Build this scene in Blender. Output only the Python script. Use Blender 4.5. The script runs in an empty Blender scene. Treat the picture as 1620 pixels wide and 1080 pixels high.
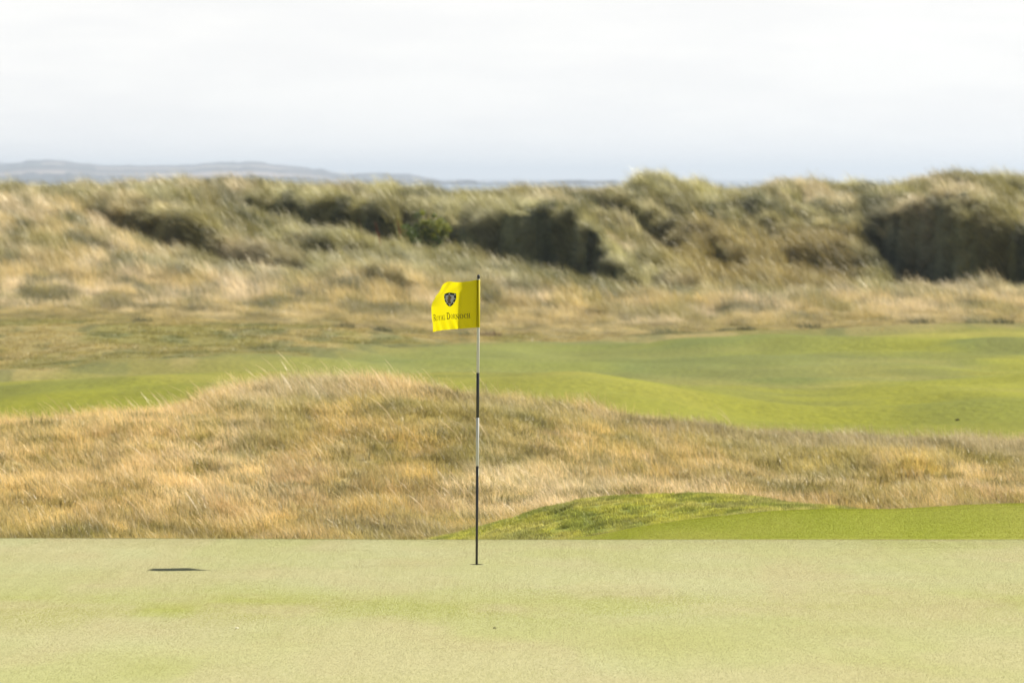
import bpy, bmesh, math, random
import numpy as np
from mathutils import Vector, Matrix

# ---------------------------------------------------------------- camera, sky, sun, exposure
S = bpy.context.scene
C = S.collection
CAM_Z = 2.857
FPX = 9000.0                      # 200 mm lens, in pixels of the 1620 px wide photograph
PITCH = math.atan(260.0 / FPX)
cam_data = bpy.data.cameras.new('camera')
cam = bpy.data.objects.new('camera', cam_data)
C.objects.link(cam)
cam.location = (0, 0, CAM_Z)
cam.rotation_euler = (math.radians(90) - PITCH, 0, 0)
cam_data.lens = 200
cam_data.sensor_width = 36
cam_data.sensor_fit = 'HORIZONTAL'
cam_data.clip_start = 0.5
cam_data.clip_end = 120000
cam_data.dof.use_dof = True
cam_data.dof.focus_distance = 42.0
cam_data.dof.aperture_fstop = 6.7
S.camera = cam

SUN_EL, SUN_AZ = 41.5, 23.0       # azimuth measured from +X towards +Y (away from the camera)
sx = math.cos(math.radians(SUN_EL)) * math.cos(math.radians(SUN_AZ))
sy = math.cos(math.radians(SUN_EL)) * math.sin(math.radians(SUN_AZ))
sz = math.sin(math.radians(SUN_EL))
sun_data = bpy.data.lights.new('sun', 'SUN')
sun_data.energy = 5.0
sun_data.angle = math.radians(0.53)
sun_data.color = (1.0, 0.95, 0.86)
sun = bpy.data.objects.new('sun', sun_data)
C.objects.link(sun)
sun.rotation_euler = Vector((sx, sy, sz)).to_track_quat('Z', 'Y').to_euler()
sun.location = (30, 20, 60)

W = bpy.data.worlds.new('World')
S.world = W
W.use_nodes = True
nt = W.node_tree
nt.nodes.clear()
N = nt.nodes.new
L = nt.links.new
wout = N('ShaderNodeOutputWorld')
bg = N('ShaderNodeBackground'); bg.inputs['Strength'].default_value = 0.052
sky = N('ShaderNodeTexSky'); sky.sky_type = 'NISHITA'; sky.sun_disc = False
sky.sun_elevation = math.radians(SUN_EL)
sky.sun_rotation = math.radians(90 - SUN_AZ)
sky.altitude = 10; sky.air_density = 1.0; sky.dust_density = 1.5; sky.ozone_density = 1.0
tc = N('ShaderNodeTexCoord')
sep = N('ShaderNodeSeparateXYZ'); L(tc.outputs['Generated'], sep.inputs[0])
def m(op, a, b=None, clamp=False):
    n = N('ShaderNodeMath'); n.operation = op; n.use_clamp = clamp
    for i, x in enumerate((a, b)):
        if x is None: continue
        if isinstance(x, (int, float)): n.inputs[i].default_value = x
        else: L(x, n.inputs[i])
    return n.outputs[0]
zc = m('MAXIMUM', sep.outputs[2], 0.0)
# clouds lie in flat sheets: project the direction on a plane high above (softened near the horizon)
dv = m('ADD', zc, 0.012)
cx = m('DIVIDE', sep.outputs[0], dv); cy = m('DIVIDE', sep.outputs[1], dv)
comb = N('ShaderNodeCombineXYZ'); L(cx, comb.inputs[0]); L(cy, comb.inputs[1])
ns = N('ShaderNodeTexNoise'); ns.inputs['Scale'].default_value = 0.42; ns.inputs['Detail'].default_value = 7
ns.inputs['Roughness'].default_value = 0.55; ns.inputs['Distortion'].default_value = 0.4
mpv = N('ShaderNodeMapping'); mpv.inputs['Scale'].default_value = (1.6, 0.30, 1); mpv.inputs['Location'].default_value = (3.1, 1.7, 0)
L(comb.outputs[0], mpv.inputs['Vector']); L(mpv.outputs[0], ns.inputs['Vector'])
# cumulus banks low down, in angle space
mp2 = N('ShaderNodeMapping'); mp2.inputs['Scale'].default_value = (20, 20, 120); L(tc.outputs['Generated'], mp2.inputs['Vector'])
n2 = N('ShaderNodeTexNoise'); n2.inputs['Scale'].default_value = 1.0; n2.inputs['Detail'].default_value = 6; n2.inputs['Roughness'].default_value = 0.6
L(mp2.outputs[0], n2.inputs['Vector'])
mrA = N('ShaderNodeMapRange'); mrA.inputs['From Min'].default_value = 0.42; mrA.inputs['From Max'].default_value = 0.62; L(ns.outputs['Fac'], mrA.inputs[0])
mrB = N('ShaderNodeMapRange'); mrB.inputs['From Min'].default_value = 0.40; mrB.inputs['From Max'].default_value = 0.58; L(n2.outputs['Fac'], mrB.inputs[0])
low = N('ShaderNodeMapRange'); low.inputs['From Min'].default_value = 0.04; low.inputs['From Max'].default_value = 0.20
low.inputs['To Min'].default_value = 1.0; low.inputs['To Max'].default_value = 0.0; L(zc, low.inputs[0])
# cloud cover: nearly closed low over the sea, broken overhead
hi = m('MULTIPLY', mrA.outputs[0], 0.35)
veil = m('MULTIPLY', low.outputs[0], 0.96)
cover = m('MAXIMUM', hi, veil)
# cloud brightness varies a little between the sunlit tops and the grey bases
ccol = N('ShaderNodeMix'); ccol.data_type = 'RGBA'
ccol.inputs[6].default_value = (11.6, 11.55, 11.4, 1)
ccol.inputs[7].default_value = (12.2, 12.1, 11.8, 1)
L(mrB.outputs[0], ccol.inputs[0])
cd = N('ShaderNodeMix'); cd.data_type = 'RGBA'
cd.inputs[6].default_value = (3.8, 4.0, 4.4, 1)
L(low.outputs[0], cd.inputs[0]); L(ccol.outputs[2], cd.inputs[7])
mixs = N('ShaderNodeMix'); mixs.data_type = 'RGBA'
L(cover, mixs.inputs[0]); L(sky.outputs[0], mixs.inputs[6]); L(cd.outputs[2], mixs.inputs[7])
L(mixs.outputs[2], bg.inputs['Color']); L(bg.outputs[0], wout.inputs[0])

S.view_settings.view_transform = 'Standard'
S.view_settings.look = 'None'
S.view_settings.exposure = 0.78
S.view_settings.gamma = 1
S.view_settings.use_curve_mapping = False
S.render.engine = 'CYCLES'
S.cycles.use_denoising = True
S.cycles.denoiser = 'OPENIMAGEDENOISE'
S.cycles.denoising_input_passes = 'RGB_ALBEDO_NORMAL'
S.cycles.denoising_prefilter = 'ACCURATE'
S.cycles.max_bounces = 6
S.cycles.diffuse_bounces = 3
S.cycles.transmission_bounces = 4
S.cycles.volume_bounces = 0
S.cycles.caustics_reflective = False
S.cycles.caustics_refractive = False
S.cycles.sample_clamp_indirect = 6

# ---------------------------------------------------------------- small tools
rng = np.random.default_rng(7)
random.seed(7)

def srgb(r, g, b):
    f = lambda c: (c / 255 / 12.92) if c / 255 <= 0.04045 else ((c / 255 + 0.055) / 1.055) ** 2.4
    return np.array([f(r), f(g), f(b)])

def _hash(ix, iy, seed):
    h = (ix.astype(np.int64) * 374761393 + iy.astype(np.int64) * 668265263 + seed * 1442695041) & 0xffffffff
    h = ((h ^ (h >> 13)) * 1274126177) & 0xffffffff
    h = h ^ (h >> 16)
    return (h & 0xffffff) / float(0xffffff)

def vnoise(x, y, seed=0):
    x = np.asarray(x, float); y = np.asarray(y, float)
    ix = np.floor(x); iy = np.floor(y); fx = x - ix; fy = y - iy
    fx = fx * fx * fx * (fx * (fx * 6 - 15) + 10); fy = fy * fy * fy * (fy * (fy * 6 - 15) + 10)
    a = _hash(ix, iy, seed); b = _hash(ix + 1, iy, seed); c = _hash(ix, iy + 1, seed); d = _hash(ix + 1, iy + 1, seed)
    return (a * (1 - fx) + b * fx) * (1 - fy) + (c * (1 - fx) + d * fx) * fy

def fbm(x, y, octs=4, seed=0, gain=0.5):
    t = 0; amp = 1; s = 0
    for k in range(octs):
        t = t + amp * vnoise(x * 2 ** k + 17.3 * k, y * 2 ** k - 9.1 * k, seed + k); s += amp; amp *= gain
    return t / s            # 0..1, mean .5

def sstep(a, b, x):
    t = np.clip((x - a) / (b - a), 0, 1); return t * t * (3 - 2 * t)

def pchip_slopes(x, y):
    """x (n,), y (n, m): monotone slopes"""
    h = np.diff(x)[:, None]; d = np.diff(y, axis=0) / h
    mm = np.zeros_like(y)
    mm[1:-1] = np.where(d[:-1] * d[1:] > 0, 2 * d[:-1] * d[1:] / (d[:-1] + d[1:] + 1e-12 * np.sign(d[:-1] + d[1:] + 1e-30)), 0)
    mm[0] = d[0]; mm[-1] = d[-1]
    return mm

def pchip1(xk, yk, x):
    xk = np.asarray(xk, float); yk = np.asarray(yk, float)[:, None]
    ms = pchip_slopes(xk, yk)[:, 0]; yk = yk[:, 0]
    xc = np.clip(x, xk[0], xk[-1]); i = np.clip(np.searchsorted(xk, xc) - 1, 0, len(xk) - 2)
    h = xk[i + 1] - xk[i]; t = (xc - xk[i]) / h
    return ((2*t**3 - 3*t**2 + 1) * yk[i] + (t**3 - 2*t**2 + t) * h * ms[i] + (-2*t**3 + 3*t**2) * yk[i+1] + (t**3 - t**2) * h * ms[i+1])

def z_of(v, D):                     # height seen at photograph row v from distance D
    return CAM_Z - D * np.tan(PITCH + np.arctan((np.asarray(v, float) - 540) / FPX))
def v_of(z, D):
    return 540 + FPX * np.tan(np.arctan((CAM_Z - z) / D) - PITCH)
def x_of(u, D): return (u - 810.0) / FPX * D
def u_of(X, D): return 810.0 + X / D * FPX

# ---------------------------------------------------------------- the lie of the land
# rows of surveyed levels: at distance D, (bearing u, sight line v)
ROWS = [
 (47.2, [(-800, 871), (900, 874), (1000, 862), (1250, 858), (1620, 860), (2400, 860)]),
 (48.6, [(-800, 885), (700, 880), (860, 862), (900, 853), (950, 846), (1000, 836), (1100, 821), (1180, 813), (1240, 808), (1330, 806), (1400, 806), (1450, 804), (1540, 799), (1620, 797), (2000, 800)]),
 (49.1, [(-800, 890), (640, 885), (700, 872), (860, 862), (900, 857), (950, 849), (1000, 840), (1100, 825), (1180, 816), (1240, 811), (1330, 809), (1400, 810), (1450, 808), (1540, 802), (1620, 800), (2000, 802)]),
 (51.5, [(-800, 885), (600, 880), (670, 859), (750, 841), (800, 827), (870, 806), (950, 791), (1050, 786), (1120, 785), (1200, 790), (1250, 797), (1330, 804), (1390, 813), (1450, 816), (1540, 812), (1620, 808), (2000, 810)]),
 (56.0, [(-800, 878), (0, 878), (600, 885), (900, 870), (1200, 850), (1620, 845), (2400, 850)]),
 (62.0, [(-800, 815), (0, 815), (400, 820), (800, 812), (1200, 800), (1620, 800), (2400, 800)]),
 (68.0, [(-800, 745), (0, 750), (300, 745), (500, 728), (800, 740), (1200, 758), (1620, 765), (2400, 770)]),
 (74.0, [(-800, 700), (0, 698), (250, 680), (400, 650), (500, 643), (600, 645), (800, 672), (1000, 700), (1200, 718), (1400, 728), (1620, 735), (2400, 740)]),
 (79.0, [(-800, 704), (0, 698), (100, 695), (200, 688), (300, 674), (350, 650), (420, 631), (500, 623), (600, 625), (700, 633), (800, 641), (900, 651), (1000, 663), (1100, 676), (1200, 690), (1300, 701), (1400, 710), (1500, 716), (1620, 720), (2400, 720)]),
 (86.0, [(-800, 700), (0, 690), (300, 672), (500, 645), (800, 650), (1200, 694), (1620, 706), (2400, 710)]),
 (98.0, [(-800, 662), (0, 656), (400, 640), (700, 630), (1000, 640), (1200, 668), (1400, 676), (1620, 672), (2400, 670)]),
 (112.0, [(-800, 628), (0, 622), (400, 605), (700, 604), (900, 606), (1100, 628), (1300, 636), (1620, 628), (2400, 620)]),
 (125.0, [(-800, 602), (0, 598), (400, 588), (700, 591), (900, 594), (1100, 597), (1300, 595), (1500, 588), (1620, 583), (2400, 580)]),
 (134.0, [(-800, 585), (0, 580), (400, 573), (700, 582), (900, 588), (1100, 592), (1300, 588), (1500, 582), (1620, 578), (2400, 575)]),
 (150.0, [(-800, 562), (0, 557), (400, 556), (700, 563), (900, 564), (1100, 560), (1300, 556), (1500, 556), (1620, 556), (2400, 555)]),
 (168.0, [(-800, 535), (0, 532), (400, 534), (700, 545), (900, 545), (1100, 537), (1300, 532), (1500, 528), (1620, 527), (2400, 525)]),
 (180.0, [(-800, 515), (0, 515), (400, 524), (700, 538), (900, 541), (1050, 540), (1200, 532), (1300, 527), (1450, 521), (1620, 517), (2400, 515)]),
 (192.0, [(-800, 495), (0, 497), (400, 505), (700, 518), (900, 522), (1100, 520), (1300, 513), (1620, 506), (2400, 505)]),
 (206.0, [(-800, 470), (0, 470), (200, 472), (400, 480), (600, 485), (800, 500), (1000, 503), (1300, 498), (1620, 492), (2400, 490)]),
 (220.0, [(-800, 425), (0, 425), (200, 435), (400, 450), (600, 448), (800, 458), (1000, 476), (1200, 480), (1400, 480), (1620, 478), (2400, 475)]),
 (232.0, [(-800, 375), (0, 378), (200, 400), (400, 425), (600, 408), (700, 410), (800, 432), (950, 450), (1100, 452), (1250, 458), (1400, 462), (1620, 464), (2400, 455)]),
 (243.0, [(-800, 335), (0, 338), (200, 358), (400, 372), (600, 370), (750, 375), (900, 385), (1000, 390), (1100, 390), (1250, 392), (1400, 385), (1620, 390), (2400, 380)]),
 (254.0, [(-800, 310), (0, 312), (200, 318), (400, 318), (600, 330), (750, 335), (900, 330), (1000, 328), (1100, 325), (1250, 332), (1400, 330), (1620, 325), (2400, 320)]),
 (264.0, [(-800, 305), (0, 306), (60, 312), (130, 314), (200, 309), (260, 304), (340, 297), (420, 303), (500, 311), (540, 309), (600, 307), (660, 312), (720, 322), (800, 316), (880, 318), (940, 321), (985, 317), (1010, 301), (1050, 294), (1100, 303), (1140, 317), (1160, 319), (1230, 309), (1290, 304), (1350, 308), (1390, 316), (1440, 303), (1480, 296), (1550, 287), (1620, 293), (2000, 295)]),
 (276.0, [(-800, 330), (2400, 330)]),
 (300.0, [(-800, 460), (2400, 460)]),
 (345.0, [(-800, 690), (2400, 690)]),
]
RD = np.array([2.0, 15.0, 30.0, 41.9, 46.25] + [r[0] for r in ROWS])

def scarp(u_pts, D_pts, top, bot, L_=4.0, w0=0.22):
    return dict(u=u_pts, D=D_pts, top=top, bot=bot, L=L_, w=w0)
SCARPS = [
 scarp((140, 365), [(140, 249), (365, 236)], [(140, 332), (180, 330), (230, 334), (280, 340), (320, 350), (365, 392)], [(140, 340), (180, 368), (230, 398), (280, 412), (330, 420), (365, 420)]),
 scarp((350, 490), [(350, 236), (490, 229)], [(350, 395), (400, 393), (440, 400), (490, 428)], [(350, 415), (400, 428), (440, 436), (490, 446)], 3.0),
 scarp((380, 660), [(380, 254), (660, 243)], [(380, 314), (440, 314), (500, 316), (560, 325), (620, 334), (660, 345)], [(380, 322), (440, 340), (500, 350), (560, 368), (620, 384), (660, 388)], 3.5),
 scarp((640, 1010), [(640, 246), (880, 239.5), (1010, 229)], [(640, 352), (700, 358), (760, 350), (820, 336), (870, 331), (905, 343), (940, 368), (974, 400), (1010, 430)], [(640, 388), (700, 388), (760, 402), (820, 414), (880, 426), (940, 432), (975, 436), (1010, 440)], 4.5),
 scarp((955, 1070), [(955, 257), (1070, 248)], [(955, 316), (1000, 314), (1035, 325), (1070, 355)], [(955, 345), (1000, 368), (1035, 388), (1070, 390)], 3.0),
 scarp((1055, 1135), [(1055, 257), (1135, 249)], [(1055, 312), (1085, 328), (1110, 350), (1135, 372)], [(1055, 330), (1085, 356), (1110, 378), (1135, 388)], 2.5),
 scarp((1135, 1195), [(1135, 259), (1195, 253)], [(1135, 304), (1165, 312), (1195, 330)], [(1135, 316), (1165, 336), (1195, 345)], 2.0),
 scarp((1235, 1300), [(1235, 255), (1300, 251)], [(1235, 326), (1265, 325), (1300, 338)], [(1235, 342), (1265, 352), (1300, 352)], 2.0),
 scarp((1378, 1900), [(1378, 247), (1440, 241.5), (1640, 231), (1900, 224)], [(1378, 345), (1410, 332), (1450, 330), (1510, 318), (1560, 330), (1600, 350), (1640, 358), (1900, 360)], [(1378, 385), (1400, 440), (1435, 456), (1640, 462), (1900, 462)], 4.0, 0.33),
 scarp((15, 150), [(15, 260), (150, 255)], [(15, 303), (60, 306), (100, 306), (150, 310)], [(15, 306), (60, 318), (100, 322), (150, 322)], 2.0),
 scarp((505, 600), [(505, 236), (600, 232)], [(505, 375), (550, 376), (600, 398)], [(505, 388), (550, 408), (600, 412)], 2.2),
 scarp((885, 985), [(885, 211), (985, 206)], [(885, 478), (920, 474), (950, 480), (985, 500)], [(885, 494), (920, 500), (950, 500), (985, 504)], 2.0, 0.25),
 scarp((780, 840), [(780, 213), (840, 210)], [(780, 468), (810, 468), (840, 476)], [(780, 480), (810, 486), (840, 484)], 1.6, 0.25),
 scarp((440, 500), [(440, 226), (500, 224)], [(440, 430), (470, 430), (500, 436)], [(440, 440), (470, 446), (500, 444)], 1.6, 0.25),
 scarp((590, 650), [(590, 220), (650, 217)], [(590, 428), (620, 428), (650, 438)], [(590, 438), (620, 445), (650, 448)], 2.0, 0.25),
]

def base_z(u, D):
    """u (n,), D (m,) -> z (m, n) for a perspective lattice"""
    rows = []
    und = (fbm(u / 300.0, u * 0 + 3, 3, 5) - 0.5)
    for d0 in (2.0, 15.0, 30.0, 41.9):
        rows.append(0.02 * (41.9 - d0) + 0 * u)
    rows.append(z_of(pchip1([-900, 0, 810, 1620, 2500], [850, 850.5, 853, 853, 852], u), 46.25))
    for d0, pts in ROWS:
        p = np.array(pts, float)
        rows.append(z_of(pchip1(p[:, 0], p[:, 1], u), d0))
    Y = np.array(rows)
    ms = pchip_slopes(RD, Y)
    i = np.clip(np.searchsorted(RD, D) - 1, 0, len(RD) - 2)
    h = (RD[i + 1] - RD[i]); t = ((D - RD[i]) / h)[:, None]; h = h[:, None]
    return ((2*t**3 - 3*t**2 + 1) * Y[i] + (t**3 - 2*t**2 + t) * h * ms[i] + (-2*t**3 + 3*t**2) * Y[i+1] + (t**3 - t**2) * h * ms[i+1])

def terrain_z(u, D):
    z = base_z(u, D)
    U, DD = np.meshgrid(u, D)
    X = x_of(U, DD)
    add = np.zeros_like(z)
    for s in SCARPS:
        u0, u1 = s['u']
        cols = np.where((u > u0 - 40) & (u < u1 + 40))[0]
        if not len(cols): continue
        uu = u[cols]
        Dp = np.array(s['D'], float); tp = np.array(s['top'], float); bp = np.array(s['bot'], float)
        Ds = np.interp(uu, Dp[:, 0], Dp[:, 1])
        Ds = Ds + 0.7 * (fbm(uu / 40.0, uu * 0 + u0, 3, 11) - 0.5)
        vt = pchip1(tp[:, 0], tp[:, 1], uu); vb = pchip1(bp[:, 0], bp[:, 1], uu)
        vt = vt + 8 * (fbm(uu / 12.0, uu * 0 + u0, 3, 12) - 0.5)
        zt = z_of(vt, Ds) - 0.15; zb = z_of(vb, Ds) - 0.95
        # base height on the scarp line
        zbase = np.array([np.interp(Ds[k], D, z[:, cols[k]]) for k in range(len(cols))])
        w = sstep(u0 - 25, u0 + 10, uu) * (1 - sstep(u1 - 10, u1 + 25, uu))
        dD = D[:, None] - Ds[None, :]
        k = np.exp(-np.abs(dD) / s['L'])
        kk = np.where(dD < 0, np.exp(-(dD / (1.1 * s['L'])) ** 2), np.exp(-(dD / (1.5 * s['L'])) ** 2))
        a = (zt + zb) / 2 - zbase; A = (zt - zb) / 2
        add[:, cols] += w * kk * (a + A * np.tanh(dD / s['w']))
    z = z + add
    # natural unevenness
    r1 = sstep(54, 58, DD) * (1 - sstep(80, 86, DD))
    z += r1 * (0.50 * (fbm(X / 2.6, DD / 3.2, 4, 21) - 0.5) + 0.14 * (fbm(X / 0.5, DD / 0.6, 2, 22) - 0.5))
    r2 = sstep(84, 100, DD) * (1 - sstep(176, 190, DD))
    z += r2 * 0.85 * (fbm(X / 7.0, DD / 8.0, 3, 23) - 0.5)
    r3 = sstep(186, 215, DD) * (1 - sstep(280, 300, DD))
    z += r3 * (0.6 * (fbm(X / 3.4 + DD / 9.0, DD / 5.0 - X / 14.0, 4, 24) - 0.5) + 0.35 * (fbm(X / 0.9, DD / 1.3, 2, 25) - 0.5))
    ca = X + 0.30 * DD
    z += r3 * sstep(218, 232, DD) * 0.7 * sstep(960, 1040, U) * (np.abs(fbm(ca / 1.9, DD / 11.0, 3, 26) - 0.5) * 4 - 0.6) * (1 - sstep(258, 262, DD))
    rm = sstep(49.3, 50.2, DD) * (1 - sstep(53.5, 55, DD)) * (1 - sstep(1230, 1330, U))
    z += rm * 0.05 * (fbm(X / 0.5, DD / 0.5, 3, 27) - 0.5)
    rg = 1 - sstep(44, 46, DD)
    z += rg * 0.012 * (fbm(X / 2.5 + 4, DD / 3.0, 2, 28) - 0.5)
    return z

PIN_D, PIN_U = 41.9, 754.0
PIN_X = x_of(PIN_U, PIN_D)

cu = np.concatenate([np.array([-20000, -12000, -7000, -4000, -2400, -1500, -1000, -700]), np.arange(-500, 2121, 5.0), np.array([2300, 2600, 3100, 4000, 5600, 8600, 14000, 22000])])
cD = np.concatenate([np.array([2, 6, 12, 18, 23]), np.arange(26, 41.6, 0.5), np.arange(41.6, 42.21, 0.05), np.arange(42.5, 45.0, 0.5), np.arange(45, 58, 0.12), np.arange(58, 90, 0.3),
                     np.arange(90, 184, 1.0), np.arange(184, 208, 0.5), np.arange(208, 270, 0.22), np.arange(270, 345.1, 2.5)])
Z = terrain_z(cu, cD)
Z -= sstep(0, 1, 0) 
pin_i = np.argmin(np.abs(cD - PIN_D))

def ground_z(X, D):
    """bilinear look-up, X and D arrays"""
    X = np.atleast_1d(np.asarray(X, float)); D = np.atleast_1d(np.asarray(D, float))
    u = u_of(X, D)
    i = np.clip(np.searchsorted(cD, D) - 1, 0, len(cD) - 2); j = np.clip(np.searchsorted(cu, u) - 1, 0, len(cu) - 2)
    a = np.clip((D - cD[i]) / (cD[i+1] - cD[i]), 0, 1); b = np.clip((u - cu[j]) / (cu[j+1] - cu[j]), 0, 1)
    return (Z[i, j]*(1-a)*(1-b) + Z[i+1, j]*a*(1-b) + Z[i, j+1]*(1-a)*b + Z[i+1, j+1]*a*b)

def spot(u, v, dmin=30.0, dmax=268.0):
    """first ground point along a bearing that is seen at row v"""
    D = np.arange(dmin, dmax, 0.1)
    vv = v_of(ground_z(x_of(u, D), D), D)
    k = np.argmax(vv <= v)
    return Vector((float(x_of(u, D[k])), float(D[k]), float(ground_z(x_of(u, D[k]), D[k])[0])))

# ---------------------------------------------------------------- turf colours (albedo), by place
STRAW = np.array([0.50, 0.395, 0.165]); GOLD = np.array([0.465, 0.358, 0.108]); PALE = np.array([0.58, 0.50, 0.285])
OLIVE = np.array([0.20, 0.185, 0.045]); DKGR = np.array([0.075, 0.085, 0.03]); BROWN = np.array([0.25, 0.175, 0.08])
LIME = np.array([0.222, 0.222, 0.022]); GREEN = np.array([0.140, 0.162, 0.034]); MARR = np.array([0.375, 0.365, 0.165])
def lerp(a, b, t): return a * (1 - t[..., None]) + b * t[..., None]

def mown_edge(u):
    return np.interp(u, [-500, 0, 300, 500, 700, 1000, 1250, 1620, 2200], [122, 124, 131, 144, 166, 176, 178, 181, 182])

def rough_col(X, D):
    u = u_of(X, D)
    n1 = fbm(X / 0.95, D / 4.0, 4, 41); n2 = fbm(X / 0.55 + 9, D / 2.2, 4, 42); n3 = fbm(X / 1.7 + 5, D / 5.5, 3, 43); n4 = fbm(X / 0.16, D / 0.6, 2, 44)
    c = lerp(np.broadcast_to(GOLD, X.shape + (3,)), STRAW, sstep(0.40, 0.62, n1))
    c = lerp(c, np.broadcast_to(OLIVE * 1.15, c.shape), 0.60 * sstep(0.52, 0.66, n2))
    c = lerp(c, np.broadcast_to(PALE, c.shape), 0.6 * sstep(0.54, 0.70, n3))
    c = lerp(c, np.broadcast_to(BROWN, c.shape), 0.5 * sstep(0.58, 0.70, fbm(X / 0.5 + 31, D / 1.8, 3, 45)))
    c = lerp(c, np.broadcast_to(DKGR * 1.1, c.shape), 0.6 * sstep(0.60, 0.69, fbm(X / 0.36 + 61, D / 1.5, 3, 46)))
    # the hillock shoulder is greener and browner than the golden foot
    hill = sstep(66, 71, D) * sstep(330, 480, u) * (1 - sstep(80, 84, D))
    c = lerp(c, np.broadcast_to(OLIVE * 1.25, c.shape), 0.65 * hill * sstep(0.35, 0.55, n3))
    crest = sstep(75.5, 77.5, D) * np.exp(-((u - 560) / 260) ** 2)
    c = lerp(c, np.broadcast_to(np.array([0.42, 0.355, 0.20]), c.shape), 0.5 * crest)
    rside = sstep(820, 1000, u) * sstep(75, 78, D)
    c = lerp(c, np.broadcast_to(np.array([0.30, 0.25, 0.14]), c.shape), 0.5 * rside)
    foot = 1 - sstep(57, 60.5, D)
    c = lerp(c, np.broadcast_to(OLIVE * 1.1, c.shape), 0.45 * foot)
    left = (1 - sstep(200, 520, u)) * sstep(59, 63, D)
    c = lerp(c, np.broadcast_to(np.array([0.53, 0.415, 0.165]), c.shape), 0.55 * left)
    return c * (0.88 + 0.70 * n4)[..., None]

def dune_col(X, D):
    u = u_of(X, D)
    n1 = fbm((X + 0.2 * D) / 2.2, D / 9.0, 4, 51); n2 = fbm((X + 0.2 * D) / 1.2 + 9, D / 5.0, 4, 52); n3 = fbm(X / 2.6 + 5, D / 12.0, 3, 53); n4 = fbm(X / 0.45, D / 1.6, 2, 54)
    c = lerp(np.broadcast_to(MARR, X.shape + (3,)), PALE * 0.85, 0.7 * sstep(0.48, 0.68, n1))
    c = lerp(c, np.broadcast_to(OLIVE * 1.0, c.shape), 0.8 * sstep(0.46, 0.60, n2))
    c = lerp(c, np.broadcast_to(OLIVE * 0.8, c.shape), 0.6 * sstep(0.54, 0.66, fbm((X + 0.3 * D) / 1.6 + 31, D / 8.0, 3, 55)))
    c = lerp(c, np.broadcast_to(DKGR, c.shape), 0.75 * sstep(0.60, 0.68, fbm((X + 0.2 * D) / 0.9 + 81, D / 3.5, 3, 57)))
    # left slope and the flat before the dunes: straw
    fl = (1 - sstep(214, 226, D)); lf = (1 - sstep(150, 420, u)) * (1 - sstep(244, 254, D))
    st = lerp(np.broadcast_to(STRAW * np.array([0.92, 0.97, 1.0]), c.shape), PALE, sstep(0.42, 0.6, n3))
    st = lerp(st, np.broadcast_to(np.array([0.40, 0.325, 0.11]), c.shape), 0.7 * sstep(0.46, 0.6, n2))
    st = lerp(st, np.broadcast_to(OLIVE, c.shape), 0.75 * sstep(0.50, 0.62, fbm(X / 1.1 + 71, D / 6.0, 3, 56)))
    st = lerp(st, np.broadcast_to(DKGR, c.shape), 0.8 * sstep(0.60, 0.68, fbm(X / 0.8 + 91, D / 4.0, 3, 58)))
    c = lerp(c, st, np.maximum(fl, 0.8 * lf))
    c = lerp(c, np.broadcast_to(np.array([0.30, 0.25, 0.085]), c.shape), 0.8 * (1 - sstep(188, 208, D)))
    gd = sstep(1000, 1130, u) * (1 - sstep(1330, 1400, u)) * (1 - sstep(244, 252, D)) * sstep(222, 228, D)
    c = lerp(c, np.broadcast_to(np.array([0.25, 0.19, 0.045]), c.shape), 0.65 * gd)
    return c * (0.64 + 0.80 * n4)[..., None]

def semi_col(X, D):
    n1 = fbm(X / 1.6, D / 9.0, 4, 61); n2 = fbm(X / 0.8, D / 5, 3, 62)
    c = lerp(np.broadcast_to(np.array([0.185, 0.165, 0.045]), X.shape + (3,)), np.array([0.26, 0.21, 0.075]), sstep(0.4, 0.65, n1))
    return lerp(c, np.broadcast_to(DKGR * 1.3, c.shape), 0.6 * sstep(0.5, 0.66, n2))

def mown_col(X, D):
    u = u_of(X, D)
    n1 = fbm(X / 4.5, D / 14.0, 4, 71); n2 = fbm(X / 1.2 + 3, D / 6.0, 3, 72); n3 = fbm(X / 7.0 + 8, D / 10.0, 3, 73)
    c = lerp(np.broadcast_to(GREEN, X.shape + (3,)), LIME, sstep(0.30, 0.60, n1) )
    c = lerp(c, np.broadcast_to(np.array([0.27, 0.235, 0.055]), c.shape), 0.55 * sstep(0.45, 0.68, n3))
    c = lerp(c, np.broadcast_to(np.array([0.145, 0.15, 0.03]), c.shape), 0.7 * sstep(0.48, 0.60, fbm(X / 5.0 + 20, D / 6.0, 3, 74)))
    near = (1 - sstep(96, 118, D))
    c = lerp(c, np.broadcast_to(np.array([0.188, 0.190, 0.012]), c.shape), 0.75 * near)
    far = sstep(120, 140, D) * (1 - sstep(1250, 1500, u))
    c = lerp(c, np.broadcast_to(GREEN * np.array([1.0, 0.98, 1.2]), c.shape), 0.55 * far)
    cen = np.exp(-((u - 760) / 260) ** 2) * sstep(112, 124, D)
    c = lerp(c, np.broadcast_to(np.array([0.14, 0.165, 0.042]), c.shape), 0.4 * cen)
    return c * (0.88 + 0.24 * n2)[..., None]

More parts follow.
